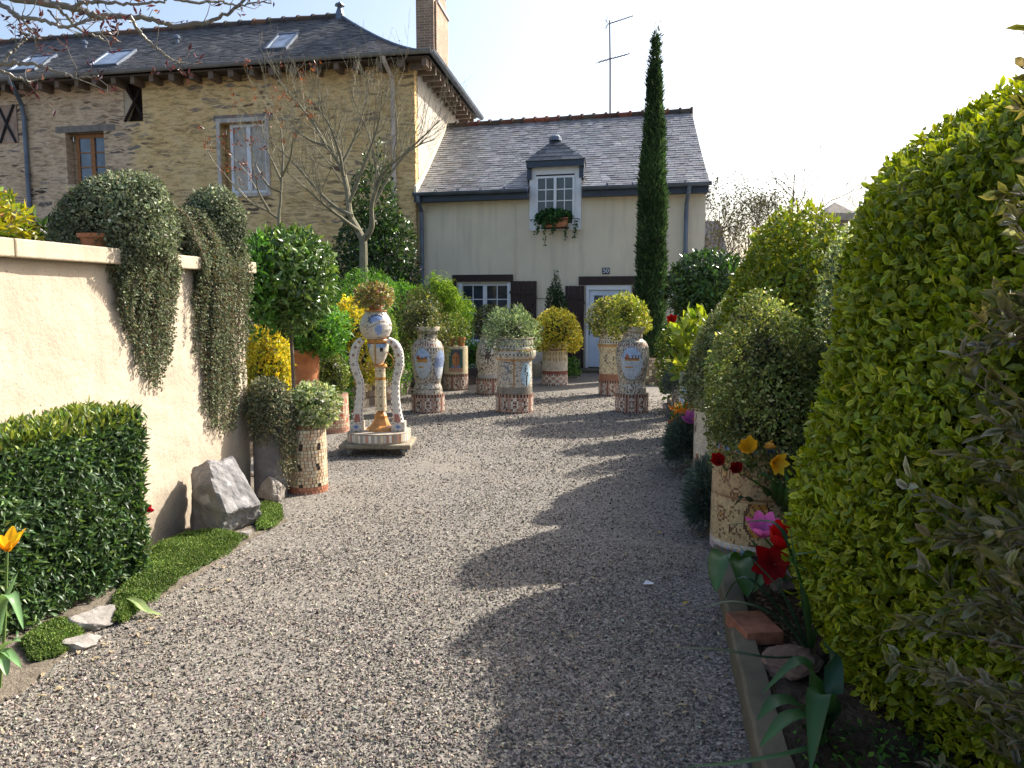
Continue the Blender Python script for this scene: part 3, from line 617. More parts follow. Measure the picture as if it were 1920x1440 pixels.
# chimney
mb = MB(); cu, cn = -.02, 2.05
LH.box(mb, cu, cu+.46, cn, cn+1.5, ZL-.1, 10.6); LH.box(mb, cu-.05, cu+.06, cn+.1, cn+1.55, ZL-.1, 9.0)
for z in (9.55, 9.7): LH.box(mb, cu-.06, cu+.5, cn-.04, cn+1.54, z, z+.07)
ch = mb.build('chimney', 'brick', lh)
mb = MB(); LH.box(mb, cu-.09, cu-.002, cn+.2, cn+1.6, 9.0, 9.06); LH.box(mb, cu-.1, cu+.52, cn-.06, cn+1.6, 9.78, 9.85); mb.build('slab', 'stone', ch)
# windows
wa = window(lh, LH, lrect(135, 249, 197, 345)[0], lrect(135, 249, 197, 345)[1], WA[2], WA[3]-.03, .2, 1, 3, plain('varnished_wood', (.30, .13, .045), .5, .3, 12), glassmat('blue_glass', (.10, .14, .20)), .085, .03)
r = lrect(104, 235, 216, 247, -.01); m = MB(); LH.box(m, r[0], r[1], -.012, .12, r[2], r[3]); m.build('lintel', plain('grey_stone', (.22, .20, .18), .9, .3, 5, .1, 0, .5, .01, 30), wa)
wb = window(lh, LH, lrect(428, 231, 498, 362)[0], lrect(428, 231, 498, 362)[1], WB[2], WB[3]-.01, .14, 1, 1, 'white', 'curtain_glass', .075)
m = MB(); t = .1; LH.box(m, WB[0]-t, WB[0]-.003, -.03, .12, WB[2]-.08, WB[3]+t); LH.box(m, WB[1]+.003, WB[1]+t, -.03, .12, WB[2]-.08, WB[3]+t); LH.box(m, WB[0]-.003, WB[1]+.003, -.027, .12, WB[3]+.003, WB[3]+t); LH.box(m, WB[0]-.003, WB[1]+.003, -.04, .12, WB[2]-.09, WB[2]-.003)
m.build('surround', render_mat('flaking_paint', (.60, .56, .50), (.35, .31, .27), (.25, .22, .2), 9, .5), wb)
r = lrect(400, 216, 511, 225, -.01); m = MB(); LH.box(m, r[0], r[1], -.012, .12, r[2], r[3]+.02); m.build('lintel', bpy.data.materials['grey_stone'], wb)
m = MB(); LH.box(m, WX[0], WX[1], .22, .26, WX[2], WX[3]); hat = m.build('loft_hatch', plain('old_timber', (.035, .022, .018), .8, .4, 10, .2, 0, .4, .01, 25), lh)
m = MB(); xm = WX[1]-.02; zc = (WX[2]+WX[3])/2; w_ = (WX[1]-WX[0]); hh = (WX[3]-WX[2])
prism(m, [LH(WX[1], .02, WX[2]), LH(WX[1]-w_*.45, .02, zc), LH(WX[1], .02, WX[3])], LH.b*.15)
m.build('whitewash_wedge', 'coping', hat)
m = MB()
for e in (0, 1):
    tube(m, [LH(WX[0], .1, WX[2] if e else WX[3]), LH(WX[1], .0, WX[3] if e else WX[2])], .035, 6)
m.build('brace', bpy.data.materials['old_timber'], hat)
r = lrect(-4, 197, 32, 268, -.03); m = MB(); LH.box(m, r[0], r[1], -.03, .02, r[2], r[3]); anc = m.build('wall_panel', plain('pinkish_panel', (.36, .26, .20), .85, .3, 5, .2, 0, .4, .006, 20), lh)
m = MB()
for e in (0, 1): tube(m, [LH(r[0]+.05, -.045, r[3] if e else r[2]), LH((r[0]+r[1])/2, -.07, (r[2]+r[3])/2), LH(r[1]-.05, -.045, r[2] if e else r[3])], .03, 6)
m.build('iron_cross', 'iron', anc)
# roof lights and vents
dd_ = np.linspace(3, 14, 221); bb_ = np.linspace(.02, .98, 97)
GRID = np.array([[proj(lfront(d, b)) for b in bb_] for d in dd_])
def onroof(x, y):
    k = np.argmin((GRID[..., 0]-x)**2+(GRID[..., 1]-y)**2); i, j = np.unravel_index(k, GRID.shape[:2]); return dd_[i], bb_[j]
for x, y, w_, h_, gm in ((530, 81, .6, 1.1, 'a'), (213, 113, .85, 1.1, 'b'), (62, 121, .85, 1.1, 'c')):
    d, b = onroof(x, y); o = lfront(d, b); up = nrm(lfront(d, min(b+.1, 1))-lfront(d, b-.02)); nn = nrm(np.cross(up, LH.u)); nn = nn if nn[2] > 0 else -nn
    m = MB(); f = .06; O = o-LH.u*w_/2-up*h_/2+nn*.005
    for a, c, e, g2 in ((0, 0, w_, f), (0, h_-f, w_, f), (0, f, f, h_-2*f), (w_-f, f, f, h_-2*f)): obox(m, O+LH.u*a+up*c, LH.u*e, up*g2, nn*.07)
    so_ = m.build('skylight', 'zinc', lroof); m = MB(); obox(m, O+LH.u*f+up*f, LH.u*(w_-2*f), up*(h_-2*f), nn*.05); m.build('pane', 'sky_glass', so_)
for x, y in ((159, 91), (332, 80)):
    d, b = onroof(x, y); o = lfront(d, b); m = MB(); tube(m, [o-[0, 0, .05], o+[0, 0, .1], o+[0, 0, .11], o+[0, 0, .17], o+[0, 0, .2]], [.05, .05, .08, .08, .04], 10); m.build('vent', 'zinc', lroof)
# ================================================================== ground
mb = MB(); g = 150.0; mb.add([(-g, -60, 0), (g, -60, 0), (g, 240, 0), (-g, 240, 0)], [[0, 1, 2, 3]]); struct(mb.build('gravel_drive', 'gravel'))
LEFT = [(-2.55, 1.0), (-2.25, 2.4), (-2.0, 3.1), (-2.02, 3.73), (-1.86, 4.19), (-1.74, 5.2), (-1.62, 5.62), (-1.9, 6.1), (-2.0, 7.0)]
KERB = [(.62, 1.2), (.85, 2.71), (.98, 3.41), (1.10, 4.05), (1.28, 4.98), (1.48, 5.97), (1.75, 7.7), (2.02, 9.6), (2.4, 12.2)]
lx = lambda y: np.interp(y, [p[1] for p in LEFT], [p[0] for p in LEFT]); kx = lambda y: np.interp(y, [p[1] for p in KERB], [p[0] for p in KERB])
rg = np.random.default_rng(77)
n = 370000
u = rg.random(n); y0, y1 = 1.35, 13.5
Y = ((1-u)*y0**.55+u*y1**.55)**(1/.55); X = rg.uniform(-.78, .6, n)*Y
ok = (X > lx(Y)-.02+rg.normal(0, .03, n)) & (X < kx(Y)-.005); dust = vnoise(np.stack([X-.17*Y, Y*.3, X*0], 1), 2.6, 5)+.5*vnoise(np.stack([X, Y, X*0], 1), 5, 6); ok &= rg.random(n) < np.clip(1.0-.45*dust-.55*np.exp(-((X-lx(Y))/.22)**2)-.35*np.exp(-((X-kx(Y))/.15)**2), .12, 1)
X, Y = X[ok], Y[ok]; n = len(X)
sz = rg.gamma(6, .00078, n).clip(.003, .0105)*np.clip(Y/7.0, 1, 1.5)
V = np.array([[1, 0, 0], [0, 1, 0], [-1, 0, 0], [0, -1, 0], [0, 0, .8], [0, 0, -.5]], float)
A = V[None]*sz[:, None, None]*rg.uniform(.6, 1.35, (n, 6, 1))+rg.normal(0, .22, (n, 6, 3))*sz[:, None, None]
th = rg.uniform(0, 6.28, n); ct_, st_ = np.cos(th), np.sin(th); x = A[..., 0]*ct_[:, None]-A[..., 1]*st_[:, None]; y = A[..., 0]*st_[:, None]+A[..., 1]*ct_[:, None]
tl = rg.normal(0, .35, (n, 2)); A = np.stack([x+X[:, None], y+Y[:, None], A[..., 2]+x*tl[:, :1]+y*tl[:, 1:]+sz[:, None]*.35], -1)
F = np.array([[0, 1, 4], [1, 2, 4], [2, 3, 4], [3, 0, 4], [1, 0, 5], [2, 1, 5], [3, 2, 5], [0, 3, 5]])
PALG = [(H('#837d74'), 4), (H('#999085'), 3), (H('#aca193'), 2.4), (H('#676360'), 3), (H('#524e4b'), 1.8), (H('#bcb0a1'), 1.0), (H('#8c7a66'), .8)]
mb = MB(); mb.add(A.reshape(-1, 3), (np.arange(n)[:, None, None]*6+F[None]).reshape(-1, 3), np.repeat(pick(rg, PALG, n, .15)*.88, 8, 0), 'f')
struct(mb.build('gravel_stones', 'pebble'), 'stuff')
# beds
def sheet(name, pts, z, mat, amp=.02, ny=0):
    mb = MB(); k = len(pts); V = [(*p, z) for p in pts]+[(*p, -.02) for p in pts]
    mb.add(V, [list(range(k))]); mb.add(V, [[i, i+k, (i+1) % k+k, (i+1) % k] for i in range(k)]); return struct(mb.build(name, mat))
sheet('left_flower_bed', [(x, y) for x, y in LEFT]+[(-2.3, 7.0), (-5.2, 7.0), (-5.2, 1.0)], .012, 'dusty_soil')
sheet('back_flower_bed', [(-2.3, 7.02), (-2.65, 7.6), (-2.6, 8.8), (-2.3, 9.95), (-2.25, 11.2), (-2.1, 12.9), (-1.2, 14.4), (-.3, 15.2), (.2, 16.0), (.2, 17.9), (-2.4, 18.6), (-14, 20.5), (-14, 7.02)], .016, 'soil')
def bed_mesh():
    mb = MB(); rgb = np.random.default_rng(8); ys = np.linspace(1.2, 12.2, 90); us = np.linspace(0, 1, 30)
    V = []
    for yy in ys:
        x0 = kx(yy)+.11
        for uu in us: V.append((x0+(6-x0)*uu**1.6, yy, .085))
    V = np.array(V); V[:, 2] += .02*vnoise(V, 7, 3)+.008*rgb.normal(size=len(V)); m = len(us)
    i = np.arange(len(ys)-1)[:, None]*m; j = np.arange(m-1)[None]
    mb.add(V, np.stack([i+j, i+j+1, i+m+j+1, i+m+j], -1).reshape(-1, 4)); return struct(mb.build('right_flower_bed', 'soil'))
bed_mesh()
mb = MB(); k = len(KERB); rgk = np.random.default_rng(4); ys = np.linspace(KERB[0][1], KERB[-1][1], 120); prev = None
rows = []
for yy in ys:
    x0 = kx(yy)+rgk.normal(0, .003); t = .115+rgk.normal(0, .003); w_ = .1
    rows.append([(x0-.004, yy, -.03), (x0, yy, t*.9), (x0+.012, yy, t), (x0+w_, yy, t+rgk.normal(0, .003)), (x0+w_+.008, yy, .0)])
V = np.array(rows).reshape(-1, 3); i = np.arange(len(ys)-1)[:, None]*5; j = np.arange(4)[None]
mb.add(V, np.stack([i+j, i+5+j, i+5+j+1, i+j+1], -1).reshape(-1, 4)); mb.add(V[:5], [[0, 1, 2, 3, 4]])
struct(mb.build('kerb', 'conc'))
# ================================================================== palettes
def pal(*a): return [(H(a[i]), a[i+1]) for i in range(0, len(a), 2)]
GREY = pal('#667056', 4, '#7d866a', 3, '#535d45', 3, '#9a9f86', 1.2)
DARK = pal('#2e4423', 4, '#3d5a2a', 3, '#243619', 3, '#54703a', 1)
MID = pal('#4c7a2c', 4, '#5f9036', 3, '#3a6024', 2, '#7fa848', 1)
YEL = pal('#c6b42a', 4, '#dcca40', 3, '#a3a02c', 2, '#76842a', 1.5)
LIME = pal('#7f9a2a', 4, '#98ae34', 3, '#66822a', 2)
VAR = pal('#a5b28c', 3, '#c6cdae', 3, '#6f8458', 3, '#526842', 1.5)
BOX = pal('#5b6b34', 4, '#71803f', 3, '#4a592c', 3, '#8f984c', 1)
GOLD = pal('#9a9c46', 3, '#b5b25c', 2, '#6f7a34', 3, '#586a2c', 2, '#c8bd70', 1)
def shrub(name, label, cat, ext, Y, n, L, W, pl, shape='ball', mat='leaf', group=None, stem=None, ry=None, dx=0, **k):
    """ext = x0,x1,ytop,ybottom in photo pixels at distance Y"""
    cx, cy, z0, z1, r = pxs(*ext, Y); mb = MB(); cx += dx
    foliage(mb, cx, cy, z0, z1, r, n, L, W, pl, shape, ry=ry, **k)
    if stem is None: return tag(mb.build(name, mat), label, cat, group)
    zb, rad = stem; t = T(name, label, cat, (cx, cy, zb), group); mb.build('foliage' if cat != 'tree' else 'crown', mat, t)
    sb = MB(); rg = np.random.default_rng(int(abs(cx*1000)))
    tube(sb, curve([(cx, cy, zb), (cx+.02, cy, (zb+z0)/2), (cx, cy, z0+(z1-z0)*.3)], 8), [rad*1.15, rad, rad*.8], 8, (.14, .11, .08))
    for i in range(6):
        a = rg.uniform(0, 6.28); tube(sb, curve([(cx, cy, z0+.1*(z1-z0)), (cx+.4*r*math.cos(a), cy+.4*r*math.sin(a), z0+.4*(z1-z0)), (cx+.75*r*math.cos(a), cy+.75*r*math.sin(a), z0+.65*(z1-z0))], 6), [rad*.5, rad*.2], 5, (.14, .11, .08), False)
    sb.build('trunk' if cat == 'tree' else 'stem', 'bark', t); return t
# ================================================================== garden wall
WV = nrm(np.array([.1445, .9895, 0])); WNn = np.array([WV[1], -WV[0], 0]); WE = np.array([-2.13, 6.36, 0])
def WP(s, n, z): return WE-WV*s+WNn*n+np.array([0, 0, z])           # s back towards the camera, n out from the face
ZC = P(470, 491, 6.36)[2]
gw = T('garden_wall', 'sunlit cream rendered garden wall with stone coping, trailing plants on top', 'wall', WP(0, -.1, 0))
mb = MB(); rg = np.random.default_rng(6); ns, nz = 120, 40
V = np.array([WP(s, 0, z) for s in np.linspace(0, 5.6, ns) for z in np.linspace(-.05, ZC-.09, nz)]); V += WNn*(.006*vnoise(V, 6, 2)+.003*vnoise(V, 25, 3)+.0012*rg.normal(size=len(V)))[:, None]
i = np.arange(ns-1)[:, None]*nz; j = np.arange(nz-1)[None]; mb.add(V, np.stack([i+j, i+j+1, i+nz+j+1, i+nz+j], -1).reshape(-1, 4))
e = V[:nz]; bk = np.array([WP(0, -.22, z) for z in np.linspace(-.05, ZC-.09, nz)]); mb.add(np.concatenate([e, bk]), [[k, k+nz, k+1+nz, k+1] for k in range(nz-1)])
mb.add([WP(0, -.22, -.05), WP(5.6, -.22, -.05), WP(5.6, -.22, ZC-.09), WP(0, -.22, ZC-.09)], [[0, 1, 2, 3]]); mb.add([WP(0, 0.0, ZC-.09), WP(5.6, 0.0, ZC-.09), WP(5.6, -.22, ZC-.09), WP(0, -.22, ZC-.09)], [[0, 1, 2, 3]])
mb.build('wall', 'wallrender', gw, True)
mb = MB(); s = -.09
for l in (1.3, 1.25, 1.3, 1.2, 1.2): obox(mb, WP(s+l-.004, .075, ZC-.088), WV*(l-.008), -WNn*.38, (0, 0, .088+rg.uniform(-.003, .003))); s += l
cp = mb.build('coping', 'coping', gw); bv = cp.modifiers.new('bevel', 'BEVEL'); bv.width = .008; bv.segments = 2
# ------------------------------------------------------------------ trailing plants
def flowerpot(cx, cy, z0, h, r, name, label, mat='terracotta', group=None, rim=True):
    t = T(name, label, 'flower pot', (cx, cy, z0), group); mb = MB()
    lathe(mb, cx, cy, [(z0, r*.72), (z0+h*.72, r*.92)], 28); mb.build('body', mat, t, True)
    mb = MB(); lathe(mb, cx, cy, [(z0+h*.72, r*.94), (z0+h*.73, r), (z0+h, r*1.02), (z0+h, r*.9), (z0+h*.9, r*.88)], 28, cap=False); mb.build('rim', mat, t)
    mb = MB(); lathe(mb, cx, cy, [(z0+h*.88, .01), (z0+h*.9, r*.87)], 20); mb.build('soil', 'soil', t); return t
def trailing(name, label, ext, s0, front, n, seed, pots=None, brown=.1, strands=80):
    """dome on the coping at ext (x0,x1,yt,yb px), strands over the wall face; front = list of (x, ybottom)"""
    rg = np.random.default_rng(seed); base = WP(s0, -.12, ZC); Y = base[1]
    cx, cy, z0, z1, r = pxs(*ext, Y); mb = MB()
    foliage(mb, cx, cy, ZC-.02, z1, r, int(n*1.7), .024, .014, GREY, 'dome', .2, 8, seed, ry=r*.8, depth=.35, core=False, upb=-.3, clump=.35)
    foliage(mb, cx, cy, ZC+.05, z1-.05, r*.8, 300, .05, .03, DARK, 'dome', .1, 6, seed+1, ry=r*.55, depth=.3, core=True)
    P_, D_, C_ = [], [], []
    xs = np.array([f[0] for f in front]); ys = np.array([f[1] for f in front])
    for k in range(strands):
        x = rg.uniform(xs[0], xs[-1]); yb = np.interp(x, xs, ys); f = rg.random()**.8; yb = 480+(yb-480)*(f if k % 4 else 1)
        # find wall point below pixel x
        d = ray(x, 600); A = np.array([[d[0], -WV[0]], [d[1], -WV[1]]]); O = WE+WNn*.06; tt, m = np.linalg.solve(A, O[:2]); p0 = O-WNn*.06+WV*m
        zend = P(x, yb, p0[1])[2]; off = rg.uniform(.0, .09)
        top = np.array([p0[0], p0[1], 0])+WNn*(-.18+off*.4); zt = min(z1-.06, ZC+.12+rg.uniform(0, .28))
        pts = curve([top+[0, 0, zt-.05]+WNn*-.1, top+WNn*.13+[0, 0, max(ZC+.09, zt-.1)], p0*[1, 1, 0]+WNn*(off+.03)+[0, 0, ZC-.05], p0*[1, 1, 0]+WNn*(off*.8+.01)+WV*rg.normal(0, .03)+[0, 0, (ZC+zend)/2], p0*[1, 1, 0]+WNn*(off*.5)+WV*rg.normal(0, .03)+[0, 0, zend]], 40)
        seg = np.linalg.norm(np.diff(pts, axis=0), axis=1).sum(); tube(mb, pts[::2], .0022, 3, (.16, .11, .07), False)
        m = int(seg*300); q = np.interp(rg.random(m)**1.25*39, np.arange(40), np.arange(40)); i = q.astype(int).clip(0, 38); pp = pts[i]+(pts[i+1]-pts[i])*(q-i)[:, None]
        P_.append(pp+rg.normal(0, .018, (m, 3))*(1-.45*(q/39))[:, None]); D_.append(rg.normal(size=(m, 3))*.8+WNn*.5+np.array([0, 0, -.55])); br = rg.random(m) < brown
        c = pick(rg, GREY, m, .25); c[br] = pick(rg, pal('#6b5a44', 1, '#7c6a50', 1), br.sum()) if br.sum() else c[br]; C_.append(c)
    pp, D, c = map(np.concatenate, (P_, D_, C_)); leaves(mb, pp, D, rg.normal(size=pp.shape), .022, .0125, c)
    return tag(mb.build(name, 'matte_leaf'), label, 'trailing plant', 'trailing plants on the garden wall')
def wall_s(x):
    d = ray(x, 480); A = np.array([[d[0], -WV[0]], [d[1], -WV[1]]]); O = WE-WNn*.12; tt, m = np.linalg.solve(A, O[:2]); return -m
s1, s2 = wall_s(215), wall_s(398)
trailing('trailing_plant', 'large grey green trailing plant spreading over the middle of the wall coping', (116, 338, 322, 470, 0)[:4], s1, [(228, 560), (262, 690), (300, 740), (335, 640)], 9000, 31, strands=100)
trailing('trailing_plant', 'tall narrow curtain of grey trailing plant hanging near the end of the wall', (338, 462, 352, 480), s2, [(378, 640), (395, 800), (430, 815), (462, 760)], 5000, 32, strands=115, brown=.16)
for s_, lab in ((s1+.18, 'terracotta pot on the coping under the larger trailing plant'), (s2+.04, 'terracotta pot on the coping under the narrow trailing plant')):
    p = WP(s_, -.1, ZC); flowerpot(p[0], p[1], ZC+.001, .09, .11, 'flower_pot', lab, group='pots on the garden wall')
# yellow bush and greenery behind the wall
shrub('golden_shrub', 'loose yellow green bush rising behind the left end of the garden wall', 'shrub', (-60, 118, 352, 640), 5.6, 2200, .075, .035, pal('#8d8a1c', 3, '#a59c2a', 2, '#5d6f22', 3, '#b0772c', .5), 'dome', lump=.3, lf=5, seed=41, core=False, depth=.7, ry=.35, dx=-.1)
shrub('laurel_shrub', 'dark green bush behind the garden wall beside the golden bush', 'shrub', (60, 190, 405, 640), 5.9, 1500, .08, .035, DARK, 'dome', lump=.2, lf=5, seed=42, depth=.6, ry=.3, dx=-.1)
shrub('laurel_shrub', 'green bush behind the garden wall between the two trailing plants', 'shrub', (440, 520, 425, 640), 7.2, 900, .08, .03, MID, 'dome', lump=.2, lf=5, seed=43, depth=.6)
# ------------------------------------------------------------------ clipped hedge, front left
def hedge():
    rg = np.random.default_rng(51); mb = MB(); o = np.array([-2.075, 4.42, .04]); a = nrm(np.array([-.30, -1, 0]))*2.6; b = np.array([-.37, .05, 0]); hgt = .93
    n = 36000; f = rg.choice(3, n, p=[.66, .2, .14]); u, v = rg.random(n), rg.random(n); Z = np.array([0, 0, 1.])
    na = nrm(np.cross(a, Z)); na = na if na[0] > 0 else -na
    p = np.where((f == 0)[:, None], o+a*u[:, None]+Z*v[:, None]*hgt, np.where((f == 1)[:, None], o+a*u[:, None]+b*v[:, None]+Z*hgt, o+b*u[:, None]+Z*v[:, None]*hgt))
    O = np.where((f == 0)[:, None], na, np.where((f == 1)[:, None], Z, nrm(-a)))
    ctr = o+a*.5+b*.5+Z*hgt*.5; ll = vnoise(p, 5, 9); edge = np.clip(1-np.abs(v-1)*6, 0, 1)*(f == 0)
    p = p+O*(.02*ll-.10*rg.random(n)**2)[:, None]-O*(.07*edge**2)[:, None]-O*((f == 0)*.06*np.clip(.25-v, 0, 1)*4*.6)[:, None]
    sh = (rg.random(n) < .05)*(f == 1); p[sh > 0] += Z*.03
    D = O*.45+nrm(rg.normal(size=(n, 3)))*.8+Z*.12+Z*.6*(f == 1)[:, None]; c = pick(rg, pal('#44603a', 4, '#526e44', 3, '#38502f', 3, '#6c864c', 1.2), n)
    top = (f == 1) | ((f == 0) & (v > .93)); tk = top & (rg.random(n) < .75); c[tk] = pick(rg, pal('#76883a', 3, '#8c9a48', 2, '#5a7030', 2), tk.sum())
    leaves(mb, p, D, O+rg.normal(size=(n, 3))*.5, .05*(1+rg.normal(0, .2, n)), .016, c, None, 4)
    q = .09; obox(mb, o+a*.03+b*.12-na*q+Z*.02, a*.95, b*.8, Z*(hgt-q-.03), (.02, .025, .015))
    return tag(mb.build('clipped_hedge', 'leaf'), 'clipped dark green hedge block against the garden wall, front left', 'hedge')
hedge()
# ------------------------------------------------------------------ ground cover, boulder, stones
def mat_cover(name, poly, hgt, n, seed, pl=pal('#637a3a', 4, '#748a46', 3, '#516930', 3, '#90a25a', 1.2)):
    rg = np.random.default_rng(seed); pts = np.array([G(x, y)[:2] for x, y in poly]); mn, mx = pts.min(0), pts.max(0); q = rg.uniform(mn, mx, (n*4, 2)); ins = np.zeros(len(q), bool); dmin = np.full(len(q), 9.)
    for i in range(len(pts)):
        a, b = pts[i], pts[(i+1) % len(pts)]; cnd = ((a[1] > q[:, 1]) != (b[1] > q[:, 1])) & (q[:, 0] < (b[0]-a[0])*(q[:, 1]-a[1])/(b[1]-a[1]+1e-9)+a[0]); ins ^= cnd
        t = np.clip(((q-a)@(b-a))/((b-a)@(b-a)), 0, 1)[:, None]; dmin = np.minimum(dmin, np.linalg.norm(q-(a+(b-a)*t), axis=1))
    jit = .045*vnoise(np.c_[q, q[:, 0]*0], 22, seed)+.02*rg.normal(size=len(q))
    k = (ins & (dmin+jit*.5 > .0)); q, dmin = q[k][:n], dmin[k][:n]; m = len(q)
    z = hgt*np.clip(dmin/.09, 0, 1)**.5*(1+.25*vnoise(np.c_[q, q[:, 0]*0], 14, seed)); p = np.c_[q, .01+z*rg.uniform(.55, 1, m)]
    mb = MB(); leaves(mb, p, rg.normal(size=(m, 3))*.6+np.array([0, 0, .9]), rg.normal(size=(m, 3)), .016, .008, np.clip(pick(rg, pl, m, .25)*(1+.25*vnoise(np.c_[q, q[:, 0]*0], 9, seed+4))[:, None], .01, .8))
    # mat below the leaf tips
    g = 26; gx, gy = np.meshgrid(np.linspace(mn[0], mx[0], g), np.linspace(mn[1], mx[1], g)); qq = np.c_[gx.ravel(), gy.ravel()]; ii = np.zeros(len(qq), bool)
    for i in range(len(pts)):
        a, b = pts[i], pts[(i+1) % len(pts)]; ii ^= ((a[1] > qq[:, 1]) != (b[1] > qq[:, 1])) & (qq[:, 0] < (b[0]-a[0])*(qq[:, 1]-a[1])/(b[1]-a[1]+1e-9)+a[0])
    zz = np.where(ii, hgt*.55, -.02); idx = np.arange(g*g).reshape(g, g); F = np.stack([idx[:-1, :-1], idx[:-1, 1:], idx[1:, 1:], idx[1:, :-1]], -1).reshape(-1, 4); F = F[ii[F].sum(1) >= 3]
    if len(F): mb.add(np.c_[qq, zz], F, (.07, .11, .03))
    return struct(mb.build(name, 'matte_leaf'), 'stuff')
mat_cover('ground_cover', [(205, 1140), (250, 1060), (290, 1028), (345, 1008), (440, 1005), (468, 1012), (425, 1045), (350, 1085), (285, 1135), (225, 1150)], .05, 15000, 61)
mat_cover('ground_cover', [(470, 965), (490, 950), (528, 950), (532, 975), (515, 995), (482, 1000)], .05, 3500, 62)
mat_cover('ground_cover', [(35, 1215), (60, 1190), (110, 1175), (150, 1172), (158, 1195), (120, 1235), (60, 1250)], .06, 5000, 63)
mat_cover('ground_cover', [(202, 1160), (215, 1140), (255, 1135), (262, 1150), (235, 1172), (210, 1175)], .05, 2500, 64)
def rock(name, label, c, s, seed, rotz=0, tilt=(0, 0), col=(.3, .29, .28), cat='boulder', cuts=16, pts=None, group=None, fine=5):
    rg = np.random.default_rng(seed); th, ph = np.meshgrid(np.linspace(0, 2*math.pi, 72, endpoint=False), np.linspace(.02, math.pi-.02, 46)); D = np.stack([np.cos(th)*np.sin(ph), np.sin(th)*np.sin(ph), np.cos(ph)], -1).reshape(-1, 3)
    nr = nrm(rg.normal(size=(cuts, 3))); off = rg.uniform(.62, .95, cuts)
    if pts is not None: nr = np.concatenate([nr, nrm(np.array([p[:3] for p in pts], float))]); off = np.concatenate([off, [p[3] for p in pts]])
    r = np.min(np.where(D@nr.T > .05, off/np.maximum(D@nr.T, .05), 3), 1).clip(0, 1.35)
    V = D*r[:, None]; lay = np.abs(((V@nrm(np.array([.8, -.2, .55])))*fine+.4*vnoise(V, 2.5, seed)) % 1-.5); V = V*(1+.045*vnoise(V, 5, seed)+.012*vnoise(V, 14, seed+1)+.006*vnoise(V, 36, seed+2)+.03*(lay-.25))[:, None]*np.array(s)
    cz, sz_ = math.cos(rotz), math.sin(rotz); V = V@np.array([[cz, sz_, 0], [-sz_, cz, 0], [0, 0, 1]])
    a, b = tilt; V = V@np.array([[math.cos(a), 0, -math.sin(a)], [0, 1, 0], [math.sin(a), 0, math.cos(a)]])@np.array([[1, 0, 0], [0, math.cos(b), math.sin(b)], [0, -math.sin(b), math.cos(b)]])
    V = V+np.array(c); i = np.arange(45)[:, None]*72; j = np.arange(72)[None]; mb = MB()
    cc = np.clip(np.array(col)*(1+.22*vnoise(V, 9, seed))[:, None], .05, .8); li = vnoise(V, 30, seed+5) > 1.35; cc[li] = np.clip(cc[li]*1.6, 0, .7)
    mb.add(V, np.stack([i+j, i+72+j, i+72+(j+1) % 72, i+(j+1) % 72], -1).reshape(-1, 4), cc, 'v'); return tag(mb.build(name, 'stone'), label, cat, group)
bc = G(412, 1003); 
rock('boulder', 'big grey slate boulder leaning against the garden wall', (bc[0]-.02, bc[1]+.12, .23), (.25, .18, .31), 14, .4, (-.30, .05), (.19, .185, .185), cuts=5, pts=[(.75, -.6, .35, .66), (-.8, -.55, .1, .7), (0, 0, 1, .92), (.2, .9, 0, .6), (.3, -.3, .9, .82), (0, 0, -1, .85), (-.5, -.3, .8, .75), (.9, .2, .1, .75)])
q = G(505, 940); rock('stone', 'small pale rock beside the foot of the grey pipe planter', (q[0], q[1]+.06, .07), (.12, .1, .11), 15, .3, (0, 0), (.28, .25, .22), 'stone', 10)
for (x, y, s, sd, lab) in ((176, 1172, .075, 16, 'grey edging stone between two clumps of ground cover'), (205, 1155, .045, 17, 'small pale edging stone beside the clipped hedge'), (455, 1008, .05, 18, 'little rough stone at the foot of the boulder'), (150, 1215, .05, 19, 'pale chipped stone at the gravel edge below the hedge')):
    q = G(x, y); rock('edging_stone', lab, (q[0], q[1], s*.35), (s*1.4, s, s*.7), sd, .5, (0, 0), (.26, .24, .22), 'stone', 10, group='stones edging the left bed', fine=2)
# ------------------------------------------------------------------ straps, tulips
def strap(mb, pts, w, col, fold=.25, tipw=.05, n=14, prof=None):
    c = curve(pts, n); t = np.linspace(0, 1, n); wd = w*(prof(t) if prof else np.clip(np.minimum(1, .55+t*2)*np.clip((1-t)*3.2, tipw, 1)**.7, .03, 1)); tg = nrm(np.gradient(c, axis=0)); sd = nrm(np.cross(tg, np.array([0, 0, 1.])+.001)); up = np.cross(sd, tg)
    V = np.concatenate([c-sd*wd[:, None]/2+up*wd[:, None]*fold*.5, c, c+sd*wd[:, None]/2+up*wd[:, None]*fold*.5]); i = np.arange(n-1)
    F = np.concatenate([np.stack([i, i+1, n+i+1, n+i], -1), np.stack([n+i, n+i+1, 2*n+i+1, 2*n+i], -1)]); cc = np.array(col)*np.repeat([.85, 1.25, .95], n)[:, None]*(1+.1*np.sin(np.arange(3*n)*1.3))[:, None]*(.85+.3*np.tile(t, 3))[:, None]
    mb.add(V, F, np.clip(cc, 0, 1), 'v')
